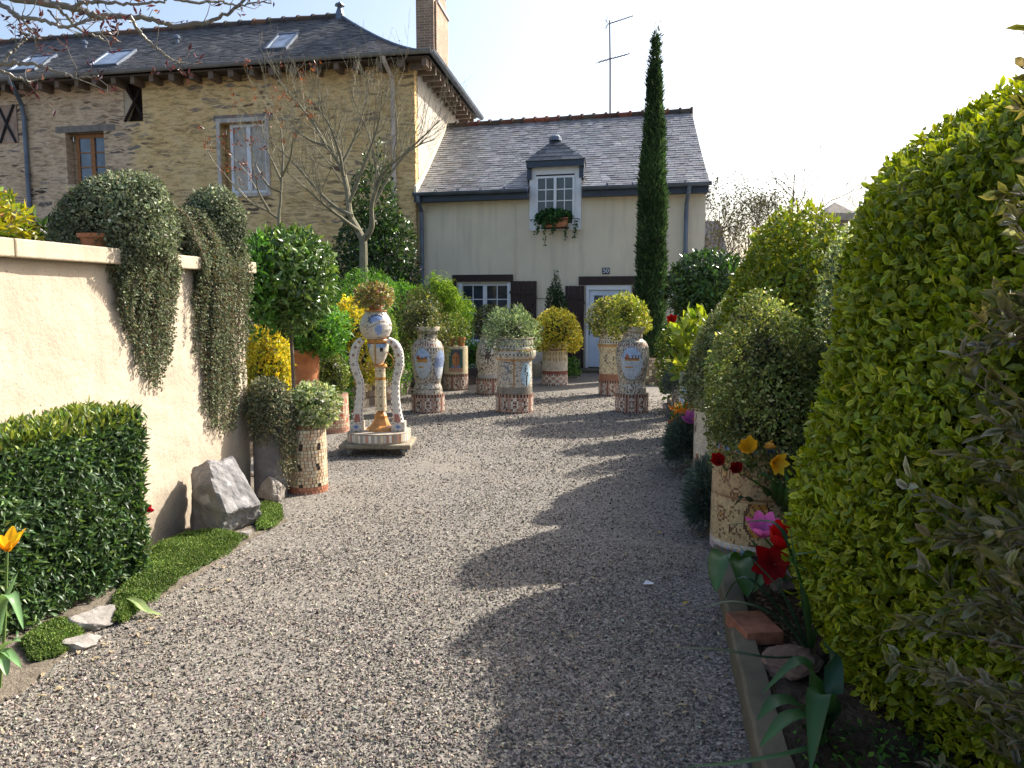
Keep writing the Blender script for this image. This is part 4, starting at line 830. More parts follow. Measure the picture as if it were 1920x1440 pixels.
def flower(mb, c, axis, h, w, col, inner=None, openn=.2, n=6, seed=0, point=1.0):
    """tulip cup of n pointed petals"""
    rg = np.random.default_rng(seed); ax = nrm(np.array(axis, float)); a = nrm(np.cross(ax, [0.3, 1, .1])); b = np.cross(ax, a); c = np.array(c, float)
    for k in range(n):
        th = k*2*math.pi/n+rg.normal(0, .12); rad = a*math.cos(th)+b*math.sin(th); tn = np.cross(ax, rad); hh = h*rg.uniform(.9, 1.1); op = openn*rg.uniform(.6, 1.4)
        m = 8; t = np.linspace(0, 1, m); rr = w*.5*(np.sin(np.clip(t*2.2, 0, 1.57))*.9+op*t**2); wid = w*.72*np.clip(np.sin(np.clip(t, 0.03, 1)**.75*math.pi*.975), 0, 1)**(point*.62)
        V = []
        for i in range(m):
            ctr = c+ax*hh*t[i]+rad*rr[i]; V += [ctr-tn*wid[i]*.5-rad*wid[i]*.13, ctr+rad*.02*w, ctr+tn*wid[i]*.5-rad*wid[i]*.13]
        i = np.arange(m-1)[:, None]*3; F = np.concatenate([i+np.array([[0, 1, 4, 3]]), i+np.array([[1, 2, 5, 4]])]); cc = np.array(col)*(rg.uniform(.8, 1.15))*(.8+.35*np.repeat(t, 3))[:, None]
        if inner is not None: cc = cc*(1-.5*np.repeat((1-t)**3, 3)[:, None])+np.array(inner)*.5*np.repeat((1-t)**3, 3)[:, None]
        mb.add(np.array(V), F, np.clip(cc, 0, .95), 'v')
def tulip(label, base, head, h, w, col, openn=.2, lvs=(), seed=0, name='tulip', cat='tulip', group=None, inner=None, lean=None, n=6, point=1.0):
    t = T(name, label, cat, base, group); base, head = np.array(base, float), np.array(head, float); mb = MB()
    st = curve([base, base*.6+head*.4+np.array([.01, 0, .03]), head], 12); tube(mb, st, [.006, .0045], 6, (.16, .24, .07)); mb.build('stem', 'matte_leaf', t)
    mb = MB(); flower(mb, head, st[-1]-st[-3] if lean is None else lean, h, w, col, inner, openn, n, seed, point); mb.build('flower', 'petal', t)
    for pts, lw, lc in lvs:
        mb = MB(); strap(mb, pts, lw, lc, .5, prof=lambda q: np.clip(np.sin(np.clip(q*.92+.08, 0, 1)*math.pi)**.7, .03, 1)); mb.build('leaf', 'leaf', t, True)
    return t
Yt = 3.15; TG = H('#6f9463'); TG2 = H('#587f4a')
b = np.array([-2.0-.1, 3.1, .02]); bx = P(-5, 1220, 3.1); b = np.array([bx[0], 3.1, .02])
tulip('yellow frilled tulip at the left edge, in front of the clipped hedge', b, P(14, 1034, Yt), .085, .075, H('#f5cc28'), .7, [([P(2, 1190, 3.1), P(14, 1130, 3.1), P(35, 1072, 3.1)], .045, TG), ([P(-10, 1200, 3.08), P(10, 1130, 3.05), P(22, 1120, 3.02), P(44, 1180, 3.0)], .05, TG), ([P(-8, 1230, 3.05), P(20, 1205, 3.0), P(40, 1202, 3.0)], .04, TG), ([P(-6, 1222, 3.0), P(14, 1225, 2.95), P(40, 1252, 2.9)], .04, TG), ([P(-8, 1225, 2.98), P(4, 1235, 2.92), P(14, 1268, 2.88)], .045, TG)], 3, inner=H('#d8a020'), point=1.2)
mb = MB(); strap(mb, [G(240, 1122, .05), G(258, 1130, .06), G(275, 1146, .03), G(306, 1154, .008)], .05, H('#94a770'), .4, prof=lambda q: np.clip(np.sin(np.clip(q*.9+.1, 0, 1)*math.pi)**.7, .03, 1)); tag(mb.build('fallen_leaf', 'leaf'), 'long pale green leaf lying on the gravel edge by the ground cover', 'leaf')
q = P(272, 958, 4.55); mb = MB(); flower(mb, q, (.5, -.6, .5), .04, .05, H('#b01030'), None, .6, 5, 4); mb.add([q, q+[0, 0, -.3], q+[-.01, .01, -.3]], [[0, 1, 2]], (.08, .12, .04)); tag(mb.build('red_flower', 'petal'), 'single small crimson flower at the end of the clipped hedge', 'flower')
# ================================================================== mosaic palette and patterns
CR, PK, BR, WH, DK, OC, BL, NV, GY = [H(x) for x in ('#d2c3a0', '#b98d78', '#7d4b3c', '#d8d2c6', '#2e2623', '#bf8a3c', '#8fb0d8', '#33406e', '#a9a59d')]
def j(rg, c, s=.1): return np.clip(c*(1+rg.normal(0, s)), .01, .9)
def camth(cx, cy): return math.atan2(-cy, -cx)
def dth(a, b): return (a-b+math.pi) % (2*math.pi)-math.pi
def ped_fn(th0):
    def f(th, v, rg, i, jj):
        m = ((dth(th, th0)/.62)+.5) % 1-.5; k = math.hypot(m*1.25, (v-.46)*1.1)
        if v > .86 or v < .12: return j(rg, DK if jj % 2 else PK)
        if abs(m) > .46: return j(rg, BR)
        if .28 < k < .38 or k < .1: return j(rg, WH)
        if abs(abs(m)-abs(v-.46)) < .06 and k < .5: return j(rg, BR*.6)
        return j(rg, PK if (i+jj) % 3 else GY)
    return f
def pedestal(cx, cy, h, r, parent, seed):
    mb = MB(); mosaic(mb, cx, cy, [(0, r), (h, r)], 12, 64, ped_fn(camth(cx, cy)), .12, (.22, .16, .13), seed); return mb.build('pedestal', 'tile', parent)
def at(x, y): q = G(x, y); return q[0], q[1]
def zpx(y, Y): return P(960, y, Y)[2]
def prof_px(Y, pts): return [(zpx(y, Y), w/FPX*Y) for y, w in pts]
def medal(th0, blobs, spec, body):
    def f(th, v, rg, i, jj):
        d = dth(th, th0)
        for cxa, cv, ra, rv, kind in blobs:
            e = math.hypot((d-cxa)/ra, (v-cv)/rv)
            if e < 1:
                if e > .9: return j(rg, GY*.8)
                dx, dy = (d-cxa)/ra, (v-cv)/rv
                if kind == 'house':
                    if .12 < dy < .32 and -.55 < dx < .6: return j(rg, OC if dy < .24 else BR)
                    if .3 < dy < .55 and abs(dx+.35) < (.55-dy): return j(rg, H('#a8481f'))
                    if .3 < dy < .45 and dx > 0 and int(dx*9) % 2 == 0: return j(rg, H('#5a4a3e'))
                    if -.25 < dy < -.18 and -.5 < dx < .1: return j(rg, OC)
                    if dy > .3: return j(rg, H('#9fb6d6'))
                    return j(rg, H('#b9c3cc'))
                if kind == 'blue': return j(rg, H('#8fa0c0') if dy > -.2 else H('#c9cfd6'))
                if kind == 'tree':
                    if math.hypot(dx, dy-.25) < .4 and rg.random() < .65: return j(rg, H('#3c4a52'))
                    if abs(dx) < .1 and dy < 0: return j(rg, DK)
                    return j(rg, H('#b4cdd8'))
        return body(th, v, rg, i, jj)
    return f
def specbody(base, spk, p, band=None):
    def f(th, v, rg, i, jj):
        if band and band(v, jj) is not None: return j(rg, band(v, jj))
        return j(rg, spk if rg.random() < p else base, .14)
    return f
GRP = 'mosaic urns standing on the gravel court'
def urn(label, cx, cy, Y, prof, yped, rped, rows, cols, fn, seed, rim=None):
    t = T('mosaic_urn', label, 'urn', (cx, cy, 0), GRP); h = zpx(yped, Y)
    pedestal(cx, cy, h, rped, t, seed); mb = MB(); p = prof_px(Y, prof); p[0] = (h+.002, p[0][1]); mosaic(mb, cx, cy, p, rows, cols, fn, .08, (.33, .29, .25), seed); mb.build('body', 'tile', t)
    top = p[-1]
    if rim: mb = MB(); rz, rr = zpx(rim[0], Y), rim[1]/FPX*Y; lathe(mb, cx, cy, [(top[0], top[1]*.98), (top[0]+.012, rr), (rz, rr*1.02), (rz+.004, rr*.98), (rz, rr*.82), (rz-.05, rr*.75), (rz-.06, .01)], 40, cap=False, col=(.5, .43, .33)); mb.build('rim', 'stone', t)
    return t
WHT = H('#c9bfae'); LG = H('#bdb4a4')
bandA = lambda v, jj: (DK if jj % 2 else WH) if .70 < v < .725 else (BR if .78 < v < .82 and jj % 2 else None)
profA = [(736, 27), (726, 26), (718, 23), (700, 27), (670, 31), (650, 29.5), (640, 24), (636, 18), (625, 17.5), (622, 19)]
cx, cy = at(803, 771); Y = cy; th = camth(cx, cy)
urn('bulbous mosaic urn with a cottage medallion, right of the many-armed mosaic sculpture', cx, cy, Y, profA, 737, .235, 44, 72, medal(th, [(-.35, .50, .62, .27, 'house'), (.95, .48, .55, .26, 'blue')], None, specbody(LG, H('#6b5f55'), .25, bandA)), 71, (613, 23))
cx, cy = at(1184, 771); Y = cy; th = camth(cx, cy)
urn('bulbous mosaic urn with a blue house medallion, nearest the kerb', cx, cy, Y, profA, 737, .235, 44, 72, medal(th, [(-.05, .50, .78, .29, 'house')], None, specbody(LG, H('#6b5f55'), .3, bandA)), 72, (613, 23))
profC = [(736, 33), (690, 32), (676, 32), (670, 38), (663, 40), (658, 39), (648, 35), (640, 35), (636, 34)]
bandC = lambda v, jj: (DK if jj % 2 else WH) if .72 < v < .75 or .88 < v < .91 else (OC if .79 < v < .82 or .62 < v < .65 else (H('#8a8378') if v < .12 else None))
cx, cy = at(965, 771); Y = cy; th = camth(cx, cy)
def bodyC(th_, v, rg, i, jj):
    if bandC(v, jj) is not None: return j(rg, bandC(v, jj))
    d = dth(th_, th)
    if abs(d+.05) < .03 and v < .65: return j(rg, OC*.8)
    if -.7 < d < -.25 and .25 < v < .6 and rg.random() < .3: return j(rg, H('#6d7f99'))
    return j(rg, WHT if rg.random() > .2 else H('#8c8173'), .12)
urn('straight mosaic urn with a flared collar and palm medallion, in the middle of the court', cx, cy, Y, profC, 736, .265, 40, 72, medal(th, [(.75, .36, .42, .24, 'tree')], None, bodyC), 73, (633, 35))
cx, cy = at(917, 738); Y = cy; th = camth(cx, cy)
def bodyB(th_, v, rg, i, jj):
    d = dth(th_, th); dx, dy = (d+.1)/.8, (v-.55)/.35; rr = math.hypot(dx, dy); an = math.atan2(dy, dx)
    if rr < .75 and (abs(dx*dy) < .018 or (rr < .45 and abs(abs(dx)-abs(dy)) < .07)): return j(rg, DK*1.5)
    if v < .08 or .9 < v < .94: return j(rg, GY)
    return j(rg, WHT if rg.random() > .22 else H('#5f564f'), .12)
urn('rounded mosaic urn with a dark eight-pointed star, under the cottage window', cx, cy, Y, [(707, 21), (697, 20), (680, 24), (660, 23.5), (645, 20), (636, 16), (630, 17)], 708, .215, 36, 64, bodyB, 74, (627, 19))
cx, cy = at(1147, 740); Y = cy; th = camth(cx, cy)
def bodyD(th_, v, rg, i, jj):
    if v < .13: return j(rg, H('#9c6a52'))
    if .80 < v < .83 or .9 < v < .93: return j(rg, DK if jj % 2 else WH)
    if .72 < v < .78: return j(rg, OC)
    d = dth(th_, th)
    if .35 < v < .55 and abs(d+.3) < .4 and rg.random() < .4: return j(rg, H('#5c6152'))
    return j(rg, CR if rg.random() > .15 else H('#9b8a74'), .12)
urn('cream mosaic urn with brown base band, partly behind the blue house urn', cx, cy, Y, [(712, 24), (660, 23.5), (655, 26), (648, 28), (643, 26), (634, 24), (625, 23)], 712, .22, 36, 64, bodyD, 75, (622, 24))
# face pot
cx, cy = at(855, 730); Y = cy; th = camth(cx, cy)
def bodyF(th_, v, rg, i, jj):
    d = dth(th_, th)/.75; y = (v-.5)/.42
    if abs(d) > .8 or abs(y) > 1: return j(rg, CR, .07)
    if y < -.62: return j(rg, PK)
    e = math.hypot(d/.42, (y-.08)/.62)
    if e < 1:
        if .2 < y < .3 and .08 < abs(d) < .3: return j(rg, DK)
        if abs(d-.03) < .035 and -.15 < y < .25: return j(rg, BR)
        if -.36 < y < -.28 and abs(d) < .14: return j(rg, H('#8a2f28'))
        return j(rg, H('#c98a5a') if d < .05 else H('#b0714a'), .08)
    if y > .2 and math.hypot(d/.6, (y-.3)/.66) < 1: return j(rg, H('#4c4f63'))
    if y < -.35 and abs(d) < .5: return j(rg, H('#6f80a8'))
    return j(rg, H('#3f6a5c'))
t = T('mosaic_pot', 'cream drum pot with a tiled face on green, beside the cottage medallion urn', 'pot', (cx, cy, 0)); h = zpx(700, Y); pedestal(cx, cy, h, .215, t, 76)
mb = MB(); mosaic(mb, cx, cy, [(h+.002, 22.5/FPX*Y), (zpx(649, Y), 22.5/FPX*Y)], 34, 84, bodyF, .06, (.4, .36, .3), 76); mb.build('body', 'tile', t)
zt = zpx(649, Y)+.004
for k, (dx, sz, lab) in enumerate(((-.09, .085, 'small terracotta pot on the face drum, the left one'), (.1, .075, 'small terracotta pot on the face drum, the right one'))): flowerpot(cx+dx, cy, zt, .16, sz, 'flower_pot', lab)
# tile drum with golden shrub
cx, cy = at(1040, 721); Y = cy
def bodyG(th_, v, rg, i, jj):
    if v < .28: return j(rg, (DK if jj % 2 and (v > .22 or v < .05) else PK if (i//2+jj//3) % 2 else WH))
    if v < .34: return j(rg, H('#8a3f34'))
    if v < .58: return j(rg, WHT)
    if abs(v-.82) < .012: return j(rg, BR)
    return j(rg, H('#8f7f68') if (jj % 5 in (1, 3) and i % 4 in (1, 2)) else CR)
t = T('mosaic_pot', 'tall tiled drum pot in front of the dark shutters left of the door', 'pot', (cx, cy, 0)); mb = MB(); mosaic(mb, cx, cy, [(0, .245), (zpx(697, Y), .235), (zpx(640, Y), .225)], 30, 64, bodyG, .1, (.3, .25, .2), 77); mb.build('body', 'tile', t)
# rectangular tiled box by the cypress, stone trough by the door
def tilebox(t, x0, x1, y0, y1, h, cfn, n=.055, seed=0, name='box'):
    rg = np.random.default_rng(seed); mb = MB(); box(mb, (x0, y0, 0), (x1, y1, h), (.12, .1, .08)); g = .004
    def face(o, a, b, la, lb, nn):
        na, nb = max(1, round(la/n)), max(1, round(lb/n))
        for p in range(na):
            for q in range(nb):
                O = o+a*(la*p/na+g)+b*(lb*q/nb+g)+nn*.003; A = a*(la/na-2*g); B = b*(lb/nb-2*g); mb.add([O, O+A, O+A+B, O+B], [[0, 1, 2, 3]], cfn(p, q, nb, rg))
    X, Yv, Z = np.eye(3); face(np.array([x0, y0, 0]), X, Z, x1-x0, h, -Yv); face(np.array([x0, y1, 0]), -Yv*-1*-1, Z, y1-y0, h, -X); face(np.array([x1, y0, 0]), Yv, Z, y1-y0, h, X)
    return mb.build(name, 'tile', t)
q = G(1244, 722); hb = zpx(676, q[1])
t = T('tiled_planter', 'dark tiled square planter at the foot of the slim cypress', 'planter', (q[0], q[1]+.3, 0)); tilebox(t, q[0]-.33, q[0]+.33, q[1], q[1]+.6, hb, lambda p, q_, nb, rg: j(rg, [CR, H('#8a7a5c'), H('#6a5a48'), H('#a08c68')][rg.integers(4)], .15), seed=78)
mb = MB(); box(mb, (q[0]-.31, q[1]+.02, hb), (q[0]+.31, q[1]+.58, hb+.006)); mb.build('soil', 'soil', t)
t = T('stone_trough', 'low pale stone trough with small plants left of the cottage door', 'planter', (*(CT(3.1, -1.6, 0)[:2]), 0)); mb = MB()
a_, b2 = CT.px(1000, 705, -1.5)[0], CT.px(1084, 705, -1.5)[0]
for k in range(4): CT.box(mb, a_+(b2-a_)*k/4+.006, a_+(b2-a_)*(k+1)/4-.006, -1.9, -1.78, 0, .27)
for k in range(3): CT.box(mb, b2-.12, b2, -1.77+k*.5, -1.285+k*.5, 0, .265)
CT.box(mb, a_, a_+.1, -1.77, -.3, 0, .26); mb.build('blocks', 'coping', t); mb = MB(); CT.box(mb, a_+.1, b2-.12, -1.77, -.3, 0, .2); mb.build('soil', 'soil', t)
# ------------------------------------------------------------------ nearest left: pots by the end of the wall
cx, cy = at(567, 928); cy += .17; Y = cy; th = camth(cx, cy)
def body1(th_, v, rg, i, jj):
    if v < .13: return j(rg, H('#b5775a'), .14)
    d = dth(th_, th)
    if (abs(d-.55) < .07 or abs(d+.42) < .07) and (i % 6 in (1, 2)): return j(rg, DK)
    return j(rg, [CR, H('#dccdb0'), H('#c9a987'), H('#d4b79a')][rg.integers(4)], .07)
t = T('mosaic_pot', 'cream mosaic drum pot with dark leaf tiles near the garden wall end', 'pot', (cx, cy, 0)); zt = zpx(802, Y); mb = MB(); mosaic(mb, cx, cy, [(0, .168), (zt, .160)], 19, 34, body1, .12, (.2, .15, .11), 79, jit=1); mb.build('body', 'tile', t)
mb = MB(); lathe(mb, cx, cy, [(zt, .155), (zt+.003, .158), (zt+.006, .13), (zt-.02, .12)], 28, (.5, .42, .32), False); mb.build('rim', 'stone', t)
flowerpot(cx-.02, cy, zt-.1, .13, .125, 'flower_pot', 'terracotta pot sunk in the mosaic drum under the variegated bush')
shrub('variegated_shrub', 'pale variegated bush in the mosaic drum nearest the garden wall', 'shrub', (538, 632, 714, 806), cy, 2600, .038, .02, VAR, 'ball', 'leaf', lump=.22, lf=9, seed=81, depth=.5, shoots=.12)
q = G(500, 940); px_, py_ = q[0]-.02, q[1]+.18
t = T('pipe_planter', 'rough grey cylindrical planter between the wall end and the mosaic drum', 'planter', (px_, py_, 0)); mb = MB(); zt = zpx(772, py_); lathe(mb, px_, py_, [(0, .13), (zt, .125), (zt+.01, .115), (zt-.03, .1)], 28, (.2, .19, .19)); mb.build('body', 'stone', t, True)
rg = np.random.default_rng(83); mb = MB(); foliage(mb, px_+.02, py_-.02, zt-.06, zpx(704, py_), .19, 3000, .03, .015, GREY+pal('#8f8a6c', 5), 'dome', .2, 8, 84, depth=.4, upb=-.3, corecol=(.05, .05, .035))
PP = []; 
for k in range(70):
    a = rg.uniform(-2.6, .6); r = .17; zl = rg.uniform(.08, .5) if -.9 < a < .3 else rg.uniform(.45, .75); b0 = np.array([px_+r*math.cos(a), py_+r*math.sin(a), zt+.03]); pts = curve([(px_, py_, zt+.08), b0+[.0, 0, .05], b0*[1, 1, 0]+np.array([.02, -.02, (zt+zl)/2]), b0*[1, 1, 0]+np.array([.03, -.02, zl])], 20); tube(mb, pts, .002, 3, (.2, .15, .1), False)
    i = rg.integers(3, 20, 70); PP.append(pts[i]+rg.normal(0, .016, (70, 3)))
PP = np.concatenate(PP); leaves(mb, PP, rg.normal(size=PP.shape)+np.array([.2, -.3, -.5]), rg.normal(size=PP.shape), .026, .012, pick(rg, GREY+pal('#958a6a', 5), len(PP)))
tag(mb.build('trailing_plant', 'matte_leaf'), 'grey trailing plant cascading from the rough cylindrical planter', 'trailing plant')
cx, cy = at(622, 813); cy += .17; Y = cy
def body2(th_, v, rg, i, jj):
    if v < .1 or v > .92: return j(rg, PK)
    d = ((dth(th_, camth(cx, cy))/.5)+.5) % 1-.5; k = abs(d)*1.4+abs(v-.55)
    return j(rg, H('#b2604a') if .22 < k < .34 else H('#c2b5a8') if k < .22 else [PK, CR, H('#c9a08a')][rg.integers(3)], .1)
t = T('mosaic_pot', 'pink mosaic drum pot with diamond tiles beside the sculpture', 'pot', (cx, cy, 0)); mb = MB(); zt = zpx(737, Y); mosaic(mb, cx, cy, [(0, .175), (zt, .165)], 16, 44, body2, .1, (.22, .16, .13), 85); mb.build('body', 'tile', t)
shrub('box_shrub', 'small olive box bush in the pink mosaic drum', 'shrub', (596, 655, 660, 742), cy, 2200, .03, .017, BOX, 'ball', lump=.14, lf=9, seed=86)
# terracotta pot with green bush, laurel standard, yellow bushes
Y = 9.3; q = P(573, 690, Y); t = T('tall_pot', 'tall plain terracotta pot with a green bush behind the laurel trunk', 'flower pot', (q[0], Y, 0)); mb = MB(); zt = zpx(655, Y); lathe(mb, q[0], Y, [(0, .1), (.3, .125), (zt*.75, .155), (zt-.06, .165), (zt-.06, .178), (zt, .18), (zt, .15), (zt-.04, .14)], 32, cap=False); mb.build('body', 'terracotta', t, True); mb = MB(); lathe(mb, q[0], Y, [(zt-.05, .01), (zt-.045, .142)], 20); mb.build('soil', 'soil', t)
shrub('green_shrub', 'fresh green bush in the tall terracotta pot', 'shrub', (536, 655, 575, 668), Y, 3000, .06, .028, MID, 'ball', lump=.2, lf=6, seed=87, depth=.5)
shrub('laurel_tree', 'round-headed laurel standard on a thin trunk beside the garden wall', 'tree', (464, 636, 430, 622), 7.6, 6000, .085, .028, pal('#526f34', 4, '#64843e', 3, '#41602c', 3, '#8aa456', 2), 'ball', 'gloss_leaf', stem=(0, .02), lump=.12, lf=5, seed=88, kind=4, depth=.55, shoots=.1, dx=-.03)
shrub('golden_shrub', 'low golden bush between the wall end and the laurel trunk', 'shrub', (462, 552, 606, 800), 8.3, 5000, .045, .022, YEL, 'dome', lump=.2, lf=6, seed=89, clump=.2)
shrub('golden_shrub', 'golden bush behind the left arm of the sculpture', 'shrub', (628, 708, 552, 720), 11.0, 3500, .055, .026, YEL, 'dome', lump=.25, lf=5, seed=90)
shrub('green_shrub', 'broad green bush filling the bed behind the laurel standard', 'shrub', (470, 660, 560, 800), 10.6, 5000, .07, .03, MID, 'dome', lump=.2, lf=5, seed=91)
shrub('clipped_shrub', 'light green clipped mound behind the succulent bowl', 'shrub', (610, 775, 505, 740), 13.2, 11000, .06, .016, pal('#5d8a34', 4, '#6f9c3e', 3, '#4a7429', 3), 'dome', lump=.06, lf=4, seed=92, out=.9)
shrub('box_cone', 'small clipped box dome right of the mosaic orb', 'shrub', (712, 749, 588, 720), 11.6, 3500, .03, .016, pal('#6f8a3a', 4, '#86a048', 3, '#56702c', 3), 'dome', lump=.05, lf=6, seed=93)
shrub('mixed_shrub', 'bronze green bush spreading above the cottage medallion urn', 'shrub', (735, 838, 548, 680), 12.6, 4200, .05, .024, pal('#5e6a38', 3, '#78783e', 2, '#47552b', 3, '#8c8350', 1, '#8a5a40', .4), 'dome', lump=.25, lf=5, seed=94, depth=.5)
shrub('dark_shrub', 'dark leafy bush growing out of the cottage medallion urn', 'shrub', (757, 830, 562, 628), 11.35, 1800, .045, .022, pal('#4d5a34', 3, '#6e7444', 2, '#39462a', 3, '#8f8658', .8), 'dome', lump=.3, lf=7, seed=95, depth=.6)
def feathery(name, label, ext, Y, n, seed, pl, L=.11, W=.014):
    cx, cy, z0, z1, r = pxs(*ext, Y); rg = np.random.default_rng(seed); t = T(name, label, 'shrub', (cx, cy, 0)); sb = MB(); PP, DD = [], []
    for k in range(46):
        a = rg.uniform(0, 6.28); rr = r*rg.uniform(.35, 1.15); zt = z0+(z1-z0)*rg.uniform(.55, 1.05)*(1-.35*(rr/r)**2); pts = curve([(cx+rg.normal(0, .06), cy+rg.normal(0, .06), 0), (cx+.3*rr*math.cos(a), cy+.3*rr*math.sin(a), zt*.75), (cx+.7*rr*math.cos(a), cy+.7*rr*math.sin(a), zt), (cx+rr*math.cos(a), cy+rr*math.sin(a), zt-.08)], 16)
        tube(sb, pts, [.008, .003], 4, (.14, .12, .06), False); i = rg.integers(6, 16, n//46); tg = nrm(np.gradient(pts, axis=0))[i]; PP.append(pts[i]+rg.normal(0, .05, (len(i), 3))); DD.append(tg*.8+rg.normal(0, .5, (len(i), 3)))
    sb.build('canes', 'bark', t); PP, DD = np.concatenate(PP), np.concatenate(DD); mb = MB(); leaves(mb, PP, DD, rg.normal(size=PP.shape)*.4+np.array([0, 0, 1]), L, W, pick(rg, pl, len(PP))); mb.build('foliage', 'leaf', t); return t
feathery('feathery_shrub', 'feathery light green shrub with drooping fronds left of the cottage window', (755, 880, 520, 650), 14.6, 6500, 96, pal('#7c9a3c', 4, '#96b04e', 3, '#5f7f2e', 3))
shrub('green_shrub', 'bright green bush between the laurel bush and the feathery shrub', 'shrub', (715, 790, 520, 690), 14.2, 3200, .06, .028, pal('#5f8f30', 4, '#77a53e', 3, '#497225', 3), 'dome', lump=.25, lf=5, seed=97)
shrub('juniper', 'fine green mound of foliage above the face drum pot', 'shrub', (808, 892, 562, 660), 14.9, 4200, .06, .012, pal('#56802c', 4, '#6c9438', 3, '#43661f', 3), 'ball', lump=.2, lf=5, seed=98, out=.8)
shrub('bonsai', 'tiny tree in the terracotta pots on the face drum', 'shrub', (818, 880, 584, 648), 14.0, 1800, .04, .015, pal('#6a7f3a', 4, '#82944a', 3, '#506329', 3, '#8a6f40', .6), 'ball', lump=.35, lf=7, seed=99, depth=.7, core=False, stem=(zpx(640, 14.1), .015))
shrub('dark_shrub', 'dark flat-topped bush in the star urn', 'shrub', (888, 948, 572, 640), 13.45, 2000, .045, .02, pal('#4b5630', 4, '#606a3c', 3, '#384226', 3, '#86604a', .3), 'ball', lump=.15, lf=7, seed=100)
shrub('grey_shrub', 'silvery green spiky bush in the straight mosaic urn', 'shrub', (905, 1012, 578, 655), 11.3, 3400, .055, .014, pal('#6a7f62', 4, '#8b9d82', 3, '#516649', 3, '#a9b8a0', 1.2), 'dome', lump=.25, lf=7, seed=101, out=.9, upb=.35, depth=.6, shoots=.12)
shrub('golden_shrub', 'round bright golden shrub in the tiled drum before the door', 'shrub', (1000, 1088, 582, 658), 14.55, 3600, .055, .03, pal('#c8b838', 4, '#ddce50', 3, '#a0a032', 3, '#e6da70', 1.2, '#6c7a28', 1), 'dome', lump=.22, lf=6, seed=102, clump=.2)
shrub('variegated_shrub', 'cream edged bush in the urn behind the blue house urn', 'shrub', (1103, 1180, 558, 636), 13.25, 3000, .05, .026, GOLD, 'dome', lump=.28, lf=7, seed=103, depth=.5)
shrub('variegated_shrub', 'golden green bush in the blue house urn', 'shrub', (1136, 1220, 550, 628), 11.35, 2600, .046, .025, pal('#8c9638', 3, '#a8ae4c', 2.5, '#64742c', 3, '#c0b868', 1), 'dome', lump=.28, lf=7, seed=104, depth=.5)
shrub('conifer_cone', 'small dark conifer cone between the shutters', 'tree', (1022, 1062, 503, 690), 16.0, 5000, .05, .018, pal('#25401f', 4, '#30512a', 3, '#1b3117', 3), 'spire', 'matte_leaf', lump=.12, lf=5, seed=105, upb=.5, stem=(.15, .02))
shrub('cypress', 'tall slim pencil cypress in front of the cottage', 'tree', (1193, 1244, 46, 664), 15.6, 26000, .1, .022, pal('#3a5230', 4, '#48623a', 3, '#2c4025', 3, '#5a7044', 1), lambda t: np.where(t < .12, .55+.4*t/.12, np.where(t < .45, .95+.05*np.sin(t*9), np.clip((1-t)/.55, 0, 1)**.72)), 'matte_leaf', lump=.14, lf=4.0, seed=106, upb=1.1, out=.35, stem=(.3, .05), clump=.3, shoots=.1)
shrub('ivy_mound', 'dark green creeper around the cypress foot', 'shrub', (1218, 1262, 596, 690), 15.8, 1400, .06, .04, DARK, 'dome', lump=.3, lf=5, seed=107)
shrub('small_plant', 'low leafy plant in the stone trough by the door', 'plant', (1060, 1086, 670, 706), 15.6, 500, .06, .03, MID, 'dome', lump=.3, lf=6, seed=108, core=False)
shrub('small_plant', 'low dark plant growing under the cottage window', 'plant', (872, 905, 640, 690), 16.6, 800, .07, .03, MID, 'dome', lump=.3, lf=6, seed=109)
shrub('evergreen_shrub', 'large glossy evergreen against the corner of the stone house', 'shrub', (618, 792, 302, 640), 16.6, 9000, .11, .042, pal('#2f4a22', 4, '#3d5c2a', 3, '#233a1a', 3, '#5d7a3a', 1.2), lambda t: np.interp(t, [0, .3, .6, .85, 1], [.9, 1, .8, .55, .1]), 'gloss_leaf', lump=.35, lf=3.2, seed=110, depth=.6, shoots=.12)
shrub('green_shrub', 'small green bush at the foot of the stone house behind the laurel head', 'shrub', (560, 650, 470, 640), 15.5, 2500, .08, .035, DARK, 'dome', lump=.3, lf=4, seed=111)
# ------------------------------------------------------------------ rubble bed wall with urns behind the sculpture
t = T('rubble_wall', 'low rubble stone wall behind the sculpture carrying mosaic pots', 'wall', (*at(700, 760), 0)); rg = np.random.default_rng(120); mb = MB(); p0, p1 = np.array([*at(650, 775), 0]), np.array([*at(772, 738), 0]); ax = nrm(p1-p0); LW = np.linalg.norm(p1-p0); nn = np.array([-ax[1], ax[0], 0])
zw = .42; z = 0
while z < zw-.02:
    h = rg.uniform(.08, .14); s = -rg.random()*.1
    while s < LW:
        l = rg.uniform(.1, .26); c = pick(rg, pal('#7c7468', 3, '#94897a', 2, '#5f5850', 2, '#8d7f5c', 1), 1)[0]; o = p0+ax*max(s, 0)+nn*rg.uniform(0, .035)+[0, 0, z]; obox(mb, o, ax*(min(s+l, LW)-max(s, 0)-.012), nn*.3, (0, 0, min(h, zw-z)-.01), c); s += l
    z += h
mb.build('stones', 'stone', t); mb = MB(); obox(mb, p0+nn*.05, ax*LW, nn*.22, (0, 0, zw-.03), (.2, .19, .17)); mb.build('core', 'stone', t)
